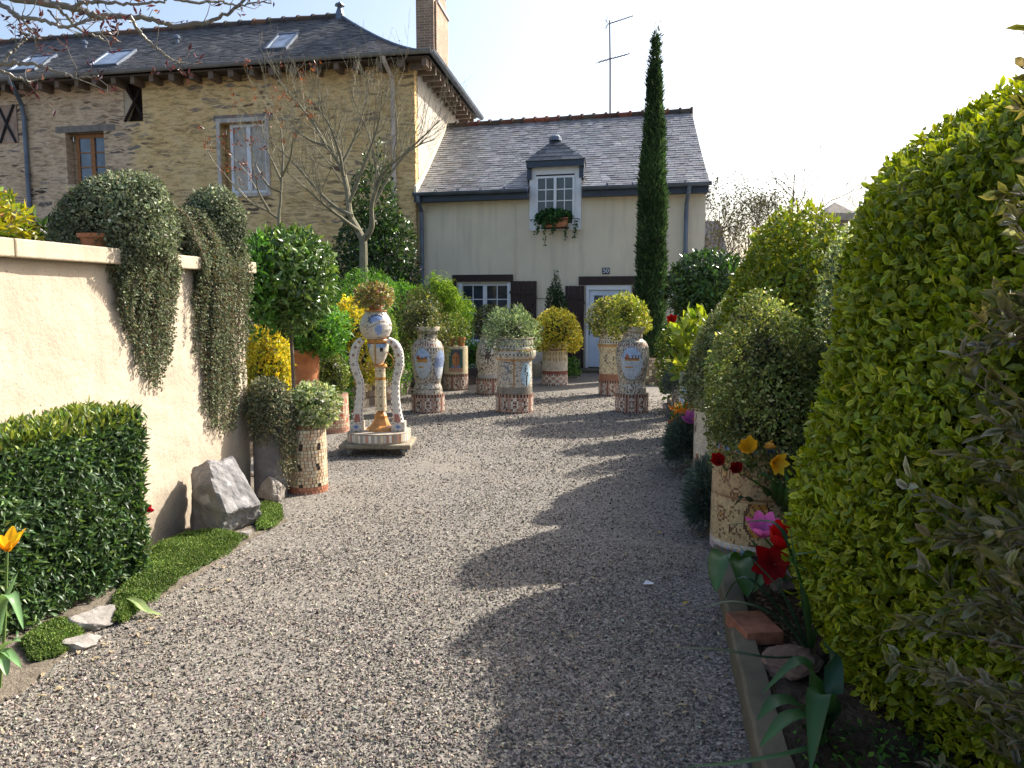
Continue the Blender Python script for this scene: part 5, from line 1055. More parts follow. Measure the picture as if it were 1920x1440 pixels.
def wallpot(f, r, h, kind, seed, label):
    q = p0+ax*LW*f+nn*.17; c = camth(q[0], q[1])
    t = T('mosaic_pot', label, 'pot', (q[0], q[1], zw), 'mosaic pots on the rubble wall'); mb = MB()
    pr = [(zw+.004, r*.55), (zw+h*.3, r*.95), (zw+h*.6, r), (zw+h*.9, r*.75), (zw+h, r*.8)] if kind == 'round' else [(zw+.004, r), (zw+h, r)]
    mosaic(mb, q[0], q[1], pr, 20, 44, lambda th, v, rg, i, jj: j(rg, (DK if jj % 2 else WH) if v > .88 else (H('#6f6a70') if (((jj-4) % 11 < 3 and i % 7 in (2, 3, 4)) or rg.random() < .12) else WHT)), .08, (.3, .27, .24), seed); mb.build('body', 'tile', t)
wallpot(.12, .19, .38, 'round', 121, 'round white mosaic pot on the rubble wall beside the sculpture arm'); wallpot(.48, .17, .34, 'round', 122, 'round white mosaic pot on the rubble wall, behind the sculpture column'); wallpot(.88, .16, .46, 'drum', 123, 'straight white mosaic pot on the rubble wall, next to the cottage medallion urn')
# ------------------------------------------------------------------ the sculpture on its dolly
sx, sy = at(712, 846); SC = sy/FPX; sc = T('mosaic_sculpture', 'mosaic figure sculpture with two curved arms and an orb head on a wheeled board', 'sculpture', (sx, sy, 0))
def sp(cxp, cyp, dy=0): q = P(440+cxp/3.13, 480+cyp/3.13, sy); return np.array([q[0], sy+dy, q[2]])
xc = sp(842, 600)[0]
pz = lambda yc, Yd: P(700, 480+yc/3.13, Yd)[2]; zb0 = pz(1133, sy-.32); zb1 = pz(1110, sy-.32)
mb = MB(); hw = .365; box(mb, (xc-hw, sy-.32, zb0), (xc+hw, sy+.2, zb1), H('#8d8472')); bo = mb.build('board', 'stone', sc); bv = bo.modifiers.new('bevel', 'BEVEL'); bv.width = .012; bv.segments = 2
for dx in (-.27, .29):
    for dy in (-.25, .12):
        m = MB(); a = np.array([xc+dx, sy+dy, .05]); tube(m, [a+[-.016, .02, 0], a+[.016, .02, 0]], .05, 16, H('#8d8a80')); c_ = m.build('caster', 'stone', sc); m = MB(); box(m, (a[0]-.035, a[1]-.02, zb0-.035), (a[0]+.035, a[1]+.05, zb0-.002)); box(m, (a[0]-.032, a[1]-.01, .04), (a[0]-.022, a[1]+.04, zb0-.035)); box(m, (a[0]+.022, a[1]-.01, .04), (a[0]+.032, a[1]+.04, zb0-.035)); m.build('fork', 'zinc', c_)
zs0, zs1 = zb1+.003, pz(1048, sy-.3)
th = np.linspace(math.pi, 2*math.pi, 17); pl_ = [(xc+.31*math.cos(a), sy-.12+.2*math.sin(a)) for a in th]+[(xc+.31, sy+.15), (xc-.31, sy+.15)]
mb = MB(); prism(mb, [(x, y, zs0) for x, y in pl_], (0, 0, zs1-zs0), H('#a59a8b')); mb.build('base', 'stone', sc)
rg = np.random.default_rng(130); mb = MB()
for k in range(16):
    a = np.array([*pl_[k], 0]); b = np.array([*pl_[k+1], 0]); o = np.array([a[1]-b[1], b[0]-a[0], 0]); o = -nrm(o) if np.dot(o, a-np.array([xc, sy, 0])) < 0 else nrm(o)
    for q_ in range(2): f0, f1 = q_/2+.03, (q_+1)/2-.03; mb.add([a+(b-a)*f0+o*.003+[0, 0, zs0+.015], a+(b-a)*f1+o*.003+[0, 0, zs0+.015], a+(b-a)*f1+o*.003+[0, 0, zs1-.012], a+(b-a)*f0+o*.003+[0, 0, zs1-.012]], [[0, 1, 2, 3]], j(rg, [WH, GY, CR, PK][rg.integers(4)]))
mb.build('base_tiles', 'tile', sc)
def tiles_on_face(mb, x0, x1, y, z0, z1, nx, nz, cf):
    for p in range(nx):
        for q_ in range(nz):
            a, b = x0+(x1-x0)*(p+.07)/nx, x0+(x1-x0)*(p+.93)/nx; c, d = z0+(z1-z0)*(q_+.07)/nz, z0+(z1-z0)*(q_+.93)/nz; mb.add([(a, y, c), (b, y, c), (b, y, d), (a, y, d)], [[0, 1, 2, 3]], cf(p, q_))
zf0, zf1 = zs1+.002, pz(975, sy-.13)
for xl, xr in ((690, 765), (930, 1008)):
    a, b = sp(xl, 1000)[0], sp(xr, 1000)[0]; mb = MB(); box(mb, (a, sy-.13, zf0), (b, sy+.0, zf1), WHT)
    tiles_on_face(mb, a, b, sy-.133, zf0, zf1, 9, 9, lambda p, q_: j(rg, H('#3f63b0') if abs(p-4)+abs(q_-4) <= 1 else BL if abs(p-4)+abs(q_-4) == 2 else (BR if (p in (1, 7) and q_ in (1, 7)) or (p == 4 and q_ in (0, 8)) else WH), .06)); mb.build('foot', 'tile', sc)
for side, pts in (('l', [(732, 975), (733, 910), (742, 820), (742, 740), (722, 680), (706, 620), (712, 560), (730, 515), (758, 490)]), ('r', [(968, 975), (957, 910), (948, 820), (950, 740), (962, 680), (972, 620), (966, 560), (945, 515), (905, 490)])):
    c = curve([sp(x, y, -.065) for x, y in pts], 46); rad = np.interp(np.linspace(0, 1, 46), [0, .15, .4, .55, .75, 1], [.06, .05, .042, .047, .05, .035]); mb = MB(); tube(mb, c, rad, 14, H('#d5cec2'))
    for k in range(46):                                  # dots, rings and foot strips set in the arm
        if k % 5 == 2 and 12 < k < 44:
            o = c[k]+np.array([0, -rad[k]-.002, 0]); r_ = .016; ring = k < 30
            for s_ in range(10):
                a0_, a1_ = s_*.628+.05, (s_+1)*.628-.05; ri = .55 if ring else .0; cc = j(rg, H('#5a4438') if ring else [BR, H('#7a6a7c'), OC][rg.integers(3)])
                mb.add([o+[r_*ri*math.cos(a0_), 0, r_*ri*math.sin(a0_)], o+[r_*math.cos(a0_), 0, r_*math.sin(a0_)], o+[r_*math.cos(a1_), 0, r_*math.sin(a1_)], o+[r_*ri*math.cos(a1_), 0, r_*ri*math.sin(a1_)]], [[0, 1, 2, 3]], cc)
        for e in (-1, 1):
            if k < 45 and k % 2 == 0:
                ang = -math.pi/2+e*.85
                q1 = c[k]+np.array([math.cos(ang), math.sin(ang), 0])*(rad[k]+.002); q2 = c[k+1]+np.array([math.cos(ang), math.sin(ang), 0])*(rad[k+1]+.002); mb.add([q1+[-.005, 0, 0], q1+[.005, 0, 0], q2+[.005, 0, 0], q2+[-.005, 0, 0]], [[0, 1, 2, 3]], j(rg, H('#7a6f86')))
    for s_ in (-.028, -.01, .01, .028):
        q1 = c[0]+np.array([s_, -rad[0]-.003, .005]); q2 = c[5]+np.array([s_*.55, -rad[5]-.003, 0]); mb.add([q1+[-.006, 0, 0], q1+[.006, 0, 0], q2+[.004, 0, 0], q2+[-.004, 0, 0]], [[0, 1, 2, 3]], j(rg, H('#a8483c')))
    mb.build('arm', 'tile', sc, True)
o = sp(828, 405); cth = camth(o[0], o[1])
def bodyO(th_, v, rg, i, jj):
    d = dth(th_, cth)
    e1 = math.hypot((d-.05)/.55, (v-.72)/.18); e2 = math.hypot((d-.2)/.22, (v-.35)/.2)
    if e1 < 1 and d*.18 < v-.66: return j(rg, H('#8ea6d6') if e1 < .8 else NV, .08)
    if e2 < 1: return j(rg, H('#8ea6d6'), .1)
    if i % 5 == 2 and jj % 7 == 3: return j(rg, DK)
    if abs(v-.55-.1*math.sin(d*3)) < .02: return j(rg, H('#7d6f66'))
    return j(rg, H('#cfc8bc'), .06)
zr = lambda y: sp(0, y)[2]
mb = MB(); R0 = 92/3.13*SC; mosaic(mb, o[0], sy, [(zr(487), R0*.55), (zr(470), R0*.82), (zr(430), R0*1.0), (zr(400), R0*1.0), (zr(365), R0*.88), (zr(340), R0*.7), (zr(326), R0*.6)], 34, 56, bodyO, .07, (.4, .36, .32), 131); head = mb.build('orb', 'tile', sc)
mb = MB(); lathe(mb, o[0], sy, [(zr(326), R0*.62), (zr(324), R0*.72), (zr(316), R0*.7), (zr(316), R0*.5)], 28); mb.build('collar', 'terra_shiny', head)
mb = MB(); lathe(mb, sp(832, 0)[0], sy, [(zr(512), .098), (zr(508), .107), (zr(492), .107), (zr(487), .1)], 32); mb.build('gold_band', 'terra_shiny', sc)
mb = MB(); mosaic(mb, sp(833, 0)[0], sy, [(zr(632), .045), (zr(600), .075), (zr(560), .1), (zr(513), .108)], 16, 40, lambda th_, v, rg, i, jj: j(rg, DK if (v > .62 and v < .8 and jj % 10 in (2, 3)) else BL if (v > .82 and jj % 10 < 6) else H('#d6cfc0'), .06), .08, (.4, .36, .3), 132); mb.build('cup', 'tile', sc)
mb = MB(); xk = sp(842, 0)[0]; mosaic(mb, xk, sy, [(zr(905), .058), (zr(650), .05)], 30, 20, lambda th_, v, rg, i, jj: j(rg, BR if (i % 6 == 3 and jj % 3 == 0) else OC if .7 < v < .76 else [CR, H('#d8cbb0')][rg.integers(2)], .08), .1, (.35, .28, .2), 133); mb.build('column', 'tile', sc)
mb = MB(); lathe(mb, xk, sy, [(zr(652), .05), (zr(648), .075), (zr(636), .07), (zr(630), .04)], 20); mb.build('column_cap', 'terra_shiny', sc)
mb = MB(); lathe(mb, xk, sy, [(zr(1044), .2), (zr(1028), .2), (zr(1022), .165), (zr(1008), .15), (zr(990), .1), (zr(950), .068), (zr(935), .066), (zr(890), .012)], 8, cap=True); mb.build('pedestal', 'terra_shiny', sc)
for e, pts in ((-1, [(770, 560), (748, 600), (746, 640), (768, 664), (796, 658), (804, 636), (788, 626), (776, 640)]), (1, [(897, 560), (930, 600), (934, 635), (915, 655), (890, 650), (880, 632), (896, 622)])):
    m = MB(); tube(m, curve([sp(x, y, -.04) for x, y in pts], 30), .007, 6); m.build('scroll', plain('gilt_wire' if e < 0 else 'gilt_wire_pale', (.42, .24, .07), .4, .2, 20, .5, .3, .05), sc)
m = MB(); tube(m, [sp(835, 495, -.115), sp(836, 630, -.1)], .008, 6); m.build('rod', bpy.data.materials['gilt_wire'], sc)
q = sp(815, 280); flowerpot(sp(820, 0)[0], sy, zr(316)-.0, zr(235)-zr(316), .085, 'flower_pot', 'terracotta pot on top of the sculpture under the succulents')
mb = MB(); q = sp(825, 235); rg = np.random.default_rng(134); foliage(mb, q[0], sy, zr(312), zr(152), .2, 1500, .034, .024, pal('#8d8f58', 3, '#a39a68', 2, '#6f7a46', 3, '#9a6a58', 1.6, '#b38a72', .8), lambda t: np.interp(t, [0, .25, .6, .85, 1], [.75, 1, .95, .7, .2]), .2, 10, 135, core=False, depth=.5)
m_ = np.ones(1); tag(mb.build('succulent', 'leaf'), 'reddish green succulent spilling from the pot on top of the sculpture', 'plant')
# ================================================================== right-hand border
SH = 'clipped shrubs in the right border'
def hedge_dome():
    mb = MB(); prof = lambda t: np.interp(t*2.55, [0, .3, .6, .87, 1.17, 1.51, 1.88, 2.1, 2.31, 2.42, 2.55], [.88, 1.0, 1.05, 1.04, .99, .90, .81, .73, .53, .36, .05])
    foliage(mb, 2.20, 2.88, .03, 2.56, 1.0, 140000, .040, .021, pal('#5d7210', 4, '#6e8216', 3, '#485e11', 3, '#84921a', 1), prof, .11, 3.2, 201, 4, ry=1.2, edgepal= pal('#96a11e', 4, '#acb42a', 3, '#76881a', 2), depth=.32, out=.5, upb=.3, shoots=.04, clump=.2, corecol=(.012, .015, .006))  # near-black core colour paints the shade in the gaps between leaves
    return tag(mb.build('golden_hedge_dome', 'leaf'), 'huge golden green clipped dome shrub, nearest on the right border', 'shrub', SH)
hedge_dome()
def silver():
    rg = np.random.default_rng(202); t = T('silver_shrub', 'open shrub with silvery brown leaves at the right edge, in front of the golden dome', 'shrub', (1.56, 1.66, .07)); sb, lb = MB(), MB(); PP, DD, NN = [], [], []
    tube(sb, curve([(1.56, 1.66, .05), (1.53, 1.66, .9), (1.54, 1.65, 1.7)], 8), [.03, .02, .01], 7, (.10, .08, .06), False)
    for k in range(420):
        z = rg.uniform(.12, 2.3); a = rg.uniform(0, 6.28); L_ = rg.uniform(.25, .54)*(1 if z < 1.2 else 1-.55*((z-1.2)/1.2)); d = nrm(np.array([math.cos(a), math.sin(a), rg.uniform(.0, .45)]))
        o = np.array([1.54, 1.66, z])+d*.1; pts = curve([o, o+d*L_*.5+rg.normal(0, .03, 3), o+d*L_+rg.normal(0, .04, 3)+np.array([0, 0, rg.uniform(-.06, .1)])], 14); tube(sb, pts, [.004, .002], 4, (.16, .12, .09), False); tg = nrm(np.gradient(pts, axis=0))
        m = int(50*L_/.6)+6; i = rg.integers(3, 14, m); s = nrm(rg.normal(size=(m, 3))+np.array([0, 0, .2])); PP.append(pts[i]+rg.normal(0, .008, (m, 3))); DD.append(tg[i]*.75+s*.75); NN.append(rg.normal(size=(m, 3))*.7+np.array([0, 0, .8]))
    PP, DD, NN = map(np.concatenate, (PP, DD, NN)); n = len(PP); leaves(lb, PP, DD, NN, .05*(1+rg.normal(0, .2, n)), .022, pick(rg, pal('#3f4a1c', 4, '#525a26', 3, '#6d6a3c', 2, '#2f3a14', 3, '#a09a80', 1.3), n, .2), pick(rg, pal('#6d6c3c', 3, '#86805a', 2, '#8f8a78', 1), n), 4)
    sb.build('twigs', 'bark', t); lb.build('foliage', 'leaf', t)
silver()
def rpot(label, cx, cy, z0, z1, r, rows, cols, fn, seed):
    t = T('mosaic_pot', label, 'pot', (cx, cy, z0), 'mosaic drum pots along the kerb'); mb = MB(); mosaic(mb, cx, cy, [(z0, r*1.02), (z1, r)], rows, cols, fn, .07, (.32, .28, .22), seed); mb.build('body', 'tile', t); mb = MB(); lathe(mb, cx, cy, [(z1, r*.99), (z1+.004, r*.98), (z1+.004, r*.86), (z1-.04, r*.84), (z1-.041, .01)], 40, (.3, .26, .2), False); mb.build('rim', 'stone', t); return t
x3, y3, r3 = 1.50, 4.78, .265; z3 = P(1400, 843, y3-r3)[2]; th3 = camth(x3, y3)
def body3(th_, v, rg, i, jj):
    d = dth(th_, th3)
    if v > .955: return j(rg, [H('#7fa0c8'), H('#9c4a3a'), H('#cfc6b4'), H('#4f6fa8')][(jj//2) % 4], .08)
    if v > .86:
        m = (jj % 12)-6; k = math.hypot(m, (v-.905)*70)
        return j(rg, OC if k < 1.3 else H('#d8c06a') if 1.3 <= k < 2.8 and (jj+i) % 2 else H('#a08560'))
    if v < .07: return j(rg, BL if (jj//2) % 2 else H('#d9a58a'))
    if v < .10: return j(rg, WH)
    for cd, cv, rd in ((-.75, .74, .15), (-.2, .77, .12), (.3, .74, .15), (.85, .76, .15), (-.45, .56, .13), (.62, .55, .15), (-.85, .36, .14), (.9, .33, .14), (-.5, .24, .1), (.55, .22, .1)):
        k = math.hypot(d-cd, (v-cv)*1.9)
        if k < rd and (k > rd*.75 or (rd*.3 < k < rd*.5)): return j(rg, H('#6e4a34'))
        if k < rd*.2: return j(rg, OC)
    if abs(d-.05) < .33 and .2 < v < .5:                          # two-handled jar drawn in tiles
        w_ = .16+.14*math.sin((v-.2)/.3*math.pi)
        if abs(abs(d-.05)-w_) < .035: return j(rg, H('#5a3c2c'))
        if abs(d-.05) < w_: return j(rg, OC if (i//3) % 2 else H('#c9a468')) if (i+jj) % 4 else j(rg, H('#7a5438'))
    if .53 < v < .545: return j(rg, H('#8a6a4a'))
    return j(rg, H('#7d5f44') if rg.random() < .1 else H('#c4ae84') if v < .5 else H('#b89c76'), .12)
rpot('broad cream mosaic drum pot with a tiled jar pattern, behind the red tulips', x3, y3, .085, z3, r3, 46, 150, body3, 210)
x2, y2, r2 = 1.79, 6.75, .22; z2 = P(1330, 752, y2-r2)[2]
rpot('pale mosaic drum pot with brown streaked tiles, second from the near end', x2, y2, .08, z2, r2, 26, 60, lambda th_, v, rg, i, jj: j(rg, H('#9a6a4c') if (v < .32 and (jj % 4 < 2 or v < .2)) else H('#5a4c3c') if (.5 < v < .8 and jj % 9 in (3, 4) and rg.random() < .6) else H('#cfc5b0'), .1), 211)
x1, y1, r1 = 2.14, 9.2, .19; z1 = P(1285, 697, y1)[2]
rpot('narrow white and blue tiled drum pot, under the broad-leaved yellow green plant', x1, y1, .08, z1, r1, 14, 26, lambda th_, v, rg, i, jj: j(rg, H('#b9774f') if v < .3 else BL if (i+jj) % 3 == 0 else WH, .1), 212)
x0, y0_ = 2.33, 10.7; rpot('small mottled stone drum pot, farthest of the row along the kerb', x0, y0_, .07, .75, .16, 14, 30, lambda th_, v, rg, i, jj: j(rg, [H('#8a8078'), H('#a59a8c'), H('#6b6058')][rg.integers(3)]), 213)
def dome_at(name, label, cx, cy, z0, z1, r, n, L, W, pl, shape, seed, cat='shrub', mat='leaf', **k):
    mb = MB(); foliage(mb, cx, cy, z0, z1, r, n, L, W, pl, shape, seed=seed, **k); return tag(mb.build(name, mat), label, cat, SH)
OL = pal('#7b8a4c', 4, '#95a060', 3, '#5f7036', 3, '#b8bb80', 2)
dome_at('clipped_shrub', 'olive green small-leaved clipped dome in the broad drum pot', x3+.03, y3-.02, z3-.2, P(0, 560, y3)[2], .345, 17000, .026, .015, OL, 'dome', 221, lump=.22, lf=8, kind=2, depth=.3, shoots=.14, clump=.3)
dome_at('clipped_shrub', 'grey green clipped cone in the brown streaked drum pot', x2+.03, y2, z2-.08, P(0, 556, y2)[2], .36, 12000, .028, .016, pal('#7a8558', 4, '#939c6e', 3, '#616e44', 3, '#b4b890', 1.8), 'cone', 222, lump=.1, lf=7, shoots=.08)
dome_at('clipped_shrub', 'small variegated cone behind the laurel, half hidden by the yellow green dome', 2.45, 8.5, .1, P(0, 500, 8.5)[2], .46, 9000, .034, .019, pal('#7c8a5c', 3, '#a2aa80', 2, '#5d6d40', 3), 'cone', 223, lump=.15, lf=7)
dome_at('clipped_shrub', 'tall yellow topped green dome shrub in the middle of the right border', 2.16, 6.15, .25, P(0, 396, 6.15)[2], .50, 17000, .052, .024, pal('#56701e', 4, '#687f22', 3, '#44601c', 3, '#8f8f22', 1), 'dome', 224, lump=.16, lf=4, kind=4, edgepal=pal('#7d8a22', 3, '#989a28', 2), shoots=.12, clump=.2)
dome_at('clipped_shrub', 'narrow variegated column beside the huge golden dome', 2.2, 4.82, .1, P(0, 386, 4.82)[2], .42, 16000, .034, .019, pal('#6f8058', 4, '#909c72', 2.5, '#566846', 3, '#b4ba94', 1.5), 'dome', 225, lump=.2, lf=6, shoots=.12, clump=.3)
def laurel():
    Y = 11.0; cx, cy, z0, z1, r = pxs(1250, 1396, 476, 606, Y); t = T('laurel_tree', 'round laurel with forked dark stems near the far end of the kerb', 'tree', (cx, cy, .08)); mb = MB()
    foliage(mb, cx, cy, z0, z1, r, 5200, .09, .032, pal('#365423', 4, '#46662c', 3, '#28411b', 3, '#5e7c3a', 1.2), 'ball', .12, 4, 231, 4, depth=.55, shoots=.1, upb=.3); mb.build('crown', 'gloss_leaf', t); sb = MB()
    for a, b in ((-.25, 0), (.05, .1), (.28, -.1), (.12, -.2)): tube(sb, curve([(cx, cy, .05), (cx+a*.3, cy+b*.3, .7), (cx+a, cy+b, z0+.25)], 10), [.035, .02], 7, (.05, .045, .035), False)
    sb.build('trunk', 'bark', t)
laurel()
dome_at('laurel_shrub', 'added dark bush hidden behind the huge golden dome to shade the gravel', 2.42, 4.28, .08, 2.25, .68, 10000, .07, .03, DARK, 'dome', 236, lump=.2, lf=4)  # made-up bush, added so its shadow closes the sunlit gap on the drive
dome_at('broad_leaved_plant', 'broad-leaved yellow green plant in the white and blue tiled pot', 2.16, 9.25, z1-.1, P(0, 592, 9.25)[2], .26, 420, .15, .075, pal('#8a9a2c', 4, '#a3ac3a', 3, '#6d8226', 2), 'dome', 232, kind=4, lump=.3, lf=5, depth=.6, core=False, upb=.5)
dome_at('mixed_shrub', 'speckled yellow green bush at the far end of the kerb', 2.42, 11.4, .1, P(0, 590, 11.4)[2], .32, 2600, .06, .035, pal('#5d7a2c', 4, '#86923a', 2, '#476222', 3, '#b0a84a', .8), 'dome', 233, lump=.3, lf=5, depth=.5)
dome_at('mixed_shrub', 'hidden dark bush behind the grey green cone, made tall to shade the gravel', 2.5, 7.3, .08, 2.1, .68, 16000, .07, .035, DARK, 'dome', 234, lump=.25, lf=4)  # out-of-sight filler, heightened and thickened to block sun from the drive
dome_at('mixed_shrub', 'hidden deep green bush behind the yellow topped dome, raised to shade the gravel', 2.75, 5.55, .08, 1.9, .6, 6500, .05, .025, DARK, 'dome', 235, lump=.25, lf=4)  # out-of-sight filler, heightened so the border shadow stays unbroken
SAN = pal('#62726a', 4, '#78877c', 3, '#4e5d55', 3)
def tuft(label, x0, x1, yt, yb, Y, n, seed, name='lavender_ball', pl=SAN, W=.006, L=.085):
    cx, cy, z0, z1, r = pxs(x0, x1, yt, yb, Y); z0 = max(z0, .05); mb = MB(); foliage(mb, cx, cy, z0, z1, r, n, L, W, pl, 'dome', .08, 6, seed, depth=.5, out=1.3, upb=.35, corecol=(.05, .07, .06)); return tag(mb.build(name, 'matte_leaf'), label, 'plant', 'blue grey cushion plants at the kerb')
tuft('blue grey cushion plant against the broad drum pot', 1296, 1368, 872, 980, 5.35, 5200, 241)
tuft('smaller blue grey cushion plant beside the orange flowers', 1254, 1314, 788, 862, 7.3, 3600, 242)
tuft('low grey green tuft at the kerb far beyond the orange flowers', 1250, 1290, 690, 735, 10.2, 1200, 243, L=.1)
# orange wallflowers
rg = np.random.default_rng(250); cx, cy, z0, z1, r = pxs(1250, 1306, 756, 830, 7.6); t = T('wallflower', 'cluster of small orange flowers at the kerb beside the pink tulip', 'flowers', (cx, cy, .1)); mb, lb, sb = MB(), MB(), MB()
for k in range(46):
    a = rg.uniform(0, 6.28); q = np.array([cx+r*math.sqrt(rg.random())*math.cos(a)*.95, cy+.15*rg.normal(), z1-.03-.22*rg.random()]); tube(sb, [(cx, cy, .08), q], .003, 4, (.1, .14, .05), False); flower(mb, q, (rg.normal()*.4, -.5, .8), .022, .05, H('#e08a10') if rg.random() < .75 else H('#e8b020'), None, .9, 4, k)
foliage(lb, cx, cy, .08, z1-.06, r*.8, 500, .06, .016, MID, 'dome', .2, 6, 251, core=False, depth=.6); sb.build('stems', 'matte_leaf', t); mb.build('blossoms', 'petal', t); lb.build('foliage', 'leaf', t)
# ------------------------------------------------------------------ tulips of the right border
LG1, LG2, LG3 = H('#35592f'), H('#3f6537'), H('#2c4d3a'); bz = .09
def gb(x, y): q = G(x, y, bz); return np.array([q[0], q[1], bz])
def hd(x, y, Y): return P(x, y, Y)
B = gb(1432, 1010); Y = B[1]
tulip('dark red tulip leaning over the kerb, upper one of a pair', gb(1425, 985), hd(1352, 868, 4.55), .075, .07, H('#a01018'), .3, [([gb(1425, 985), hd(1440, 930, 4.5), hd(1392, 890, 4.45)], .05, LG1)], 31, group='red tulips in the right border', inner=H('#3a0808'))
tulip('dark red tulip close below the upper one of the pair', gb(1428, 990), hd(1384, 882, 4.5), .06, .06, H('#8c0d16'), .45, [([gb(1430, 990), hd(1400, 935, 4.45), hd(1375, 950, 4.4)], .045, LG3)], 32, group='red tulips in the right border', inner=H('#3a0808'))
tulip('yellow tulip standing upright in front of the broad drum pot', gb(1440, 970), hd(1406, 842, 4.4), .075, .08, H('#f0c22c'), .4, [([gb(1440, 985), hd(1455, 920, 4.3), hd(1420, 880, 4.3)], .05, LG1), ([gb(1442, 985), hd(1468, 930, 4.25), hd(1450, 890, 4.2)], .05, LG1)], 33, group='yellow tulips in the right border', n=7)
tulip('ragged yellow daffodil-like tulip drooping beside the golden dome', gb(1450, 985), hd(1452, 868, 4.2), .06, .07, H('#f2c830'), .8, [([gb(1455, 990), hd(1478, 935, 4.15), hd(1470, 880, 4.1)], .04, LG2)], 34, group='yellow tulips in the right border', lean=(.2, -.8, .1))
tulip('faded yellow tulip bud behind the drooping one', gb(1452, 975), hd(1432, 838, 4.35), .06, .04, H('#d9a648'), .3, (), 35, group='yellow tulips in the right border', lean=(.9, -.2, .3))
tulip('bright pink pointed tulip above the big red one', gb(1500, 1120), hd(1432, 1006, 3.5), .10, .10, H('#d070be'), .5, [([gb(1395, 1050), hd(1420, 1040, 3.75), hd(1445, 1065, 3.6), hd(1412, 1112, 3.5)], .09, LG2)], 36, lean=(-.15, -.35, .8), point=.9, inner=H('#d8a0c8'))
tulip('large scarlet tulip wide open beside the golden dome', gb(1530, 1130), hd(1466, 1030, 3.3), .105, .12, H('#b8141a'), .22, [([gb(1405, 1080), hd(1360, 1040, 3.75), hd(1345, 1070, 3.6), hd(1342, 1110, 3.5)], .10, LG2), ([gb(1410, 1085), hd(1385, 1050, 3.7), hd(1395, 1085, 3.55), hd(1400, 1120, 3.5)], .11, LG1)], 37, group='red tulips in the right border', lean=(.0, -.3, 1), inner=H('#d03018'))
tulip('dark crimson tulip low under the large scarlet one', gb(1520, 1150), hd(1452, 1058, 3.3), .07, .10, H('#800c14'), .8, [([gb(1475, 1100), hd(1455, 1050, 3.55), hd(1430, 1040, 3.5), hd(1405, 1010, 3.45)], .05, LG3)], 38, group='red tulips in the right border', lean=(-.3, -.6, .3))
tulip('pink pointed tulip beside the smaller blue grey cushion plant', gb(1304, 860), hd(1296, 792, 7.2), .085, .10, H('#c46ab8'), .9, [([gb(1304, 860), hd(1290, 830, 7.2), hd(1278, 835, 7.15)], .03, LG1)], 39, point=.9)
tulip('red tulip at the far end of the kerb before the cottage', gb(1264, 690), hd(1260, 600, 10.6), .09, .10, H('#d02418'), .5, (), 40, group='red tulips in the right border')
def clump(name, label, base, lst, cat='plant'):
    t = T(name, label, cat, base)
    for pts, w_, c in lst: m = MB(); strap(m, [base]+pts, w_, c, .5); m.build('leaf', 'leaf', t, True)
b = gb(1520, 1230); clump('iris_clump', 'clump of long strap leaves arching over the kerb beside the brick', b, [([hd(1440, 1120, 3.35), hd(1388, 1085, 3.4), hd(1345, 1150, 3.45)], .028, LG3), ([hd(1460, 1160, 3.1), hd(1380, 1130, 3.1), hd(1303, 1142, 3.05)], .024, LG3), ([hd(1450, 1235, 2.9), hd(1350, 1220, 2.85), hd(1248, 1214, 2.8)], .022, LG3), ([hd(1470, 1120, 3.1), hd(1420, 1060, 3.1), hd(1380, 1020, 3.1)], .022, LG3), ([hd(1510, 1130, 3.0), hd(1490, 1060, 3.0), hd(1480, 985, 3.0)], .026, LG1), ([hd(1500, 1100, 3.1), hd(1455, 985, 3.2), hd(1365, 985, 3.3)], .026, LG3), ([hd(1540, 1100, 3.0), hd(1480, 1050, 2.9), hd(1560, 1030, 2.85)], .024, LG2)])
b = gb(1545, 1370); clump('tulip_clump', 'broad tulip leaves without flowers at the near end of the kerb', b, [([hd(1530, 1290, 2.5), hd(1500, 1245, 2.5), hd(1430, 1300, 2.5)], .062, LG1), ([hd(1510, 1330, 2.45), hd(1460, 1320, 2.42), hd(1420, 1350, 2.4)], .065, LG1), ([hd(1530, 1350, 2.4), hd(1480, 1350, 2.35), hd(1425, 1400, 2.3)], .06, LG2), ([hd(1545, 1320, 2.35), hd(1535, 1310, 2.3), hd(1520, 1440, 2.2)], .07, LG1), ([hd(1530, 1400, 2.3), hd(1400, 1430, 2.3), hd(1285, 1438, 2.3)], .024, LG2), ([hd(1560, 1330, 2.45), hd(1560, 1240, 2.5), hd(1540, 1200, 2.5)], .06, LG3)])
b = gb(1470, 1105); clump('grass_tuft', 'small tuft of thin grass beside the mauve stone', b, [([hd(1470+dx*.5, 1085, b[1]-.05), hd(1470+dx, 1100+dy, b[1]-.12)], .008, LG1) for dx, dy in ((-60, 10), (-40, -8), (-20, -20), (10, -15), (-50, -2), (-30, 12), (20, 5), (-10, 15))])
rock('flat_stone', 'flat reddish stone on the soil in front of the brick', (gb(1470, 1250)[0], gb(1470, 1250)[1], .11), (.13, .09, .035), 261, .4, (0, 0), (.20, .13, .10), 'stone', 10)
rock('mauve_stone', 'mauve grey stone on the soil under the scarlet tulip', (gb(1455, 1100)[0]+.05, gb(1455, 1100)[1], .12), (.12, .09, .06), 262, .2, (0, 0), (.19, .15, .15), 'stone', 10)
mb = MB(); q0, q1 = gb(1398, 1195), gb(1460, 1205); ax = nrm(np.array([.98, .12, 0])); o = gb(1400, 1212); obox(mb, o+[0, 0, .0], ax*.17, np.array([-.03, .24, 0]), (0, 0, .06), (.32, .13, .07)); bk = mb.build('brick', plain('brick_red', (.30, .13, .08), .85, .35, 18, .2, 0, .4, .006, 50)); tag(bk, 'single red brick lying on the soil just inside the kerb', 'brick'); bv = bk.modifiers.new('bevel', 'BEVEL'); bv.width = .005; bv.segments = 2
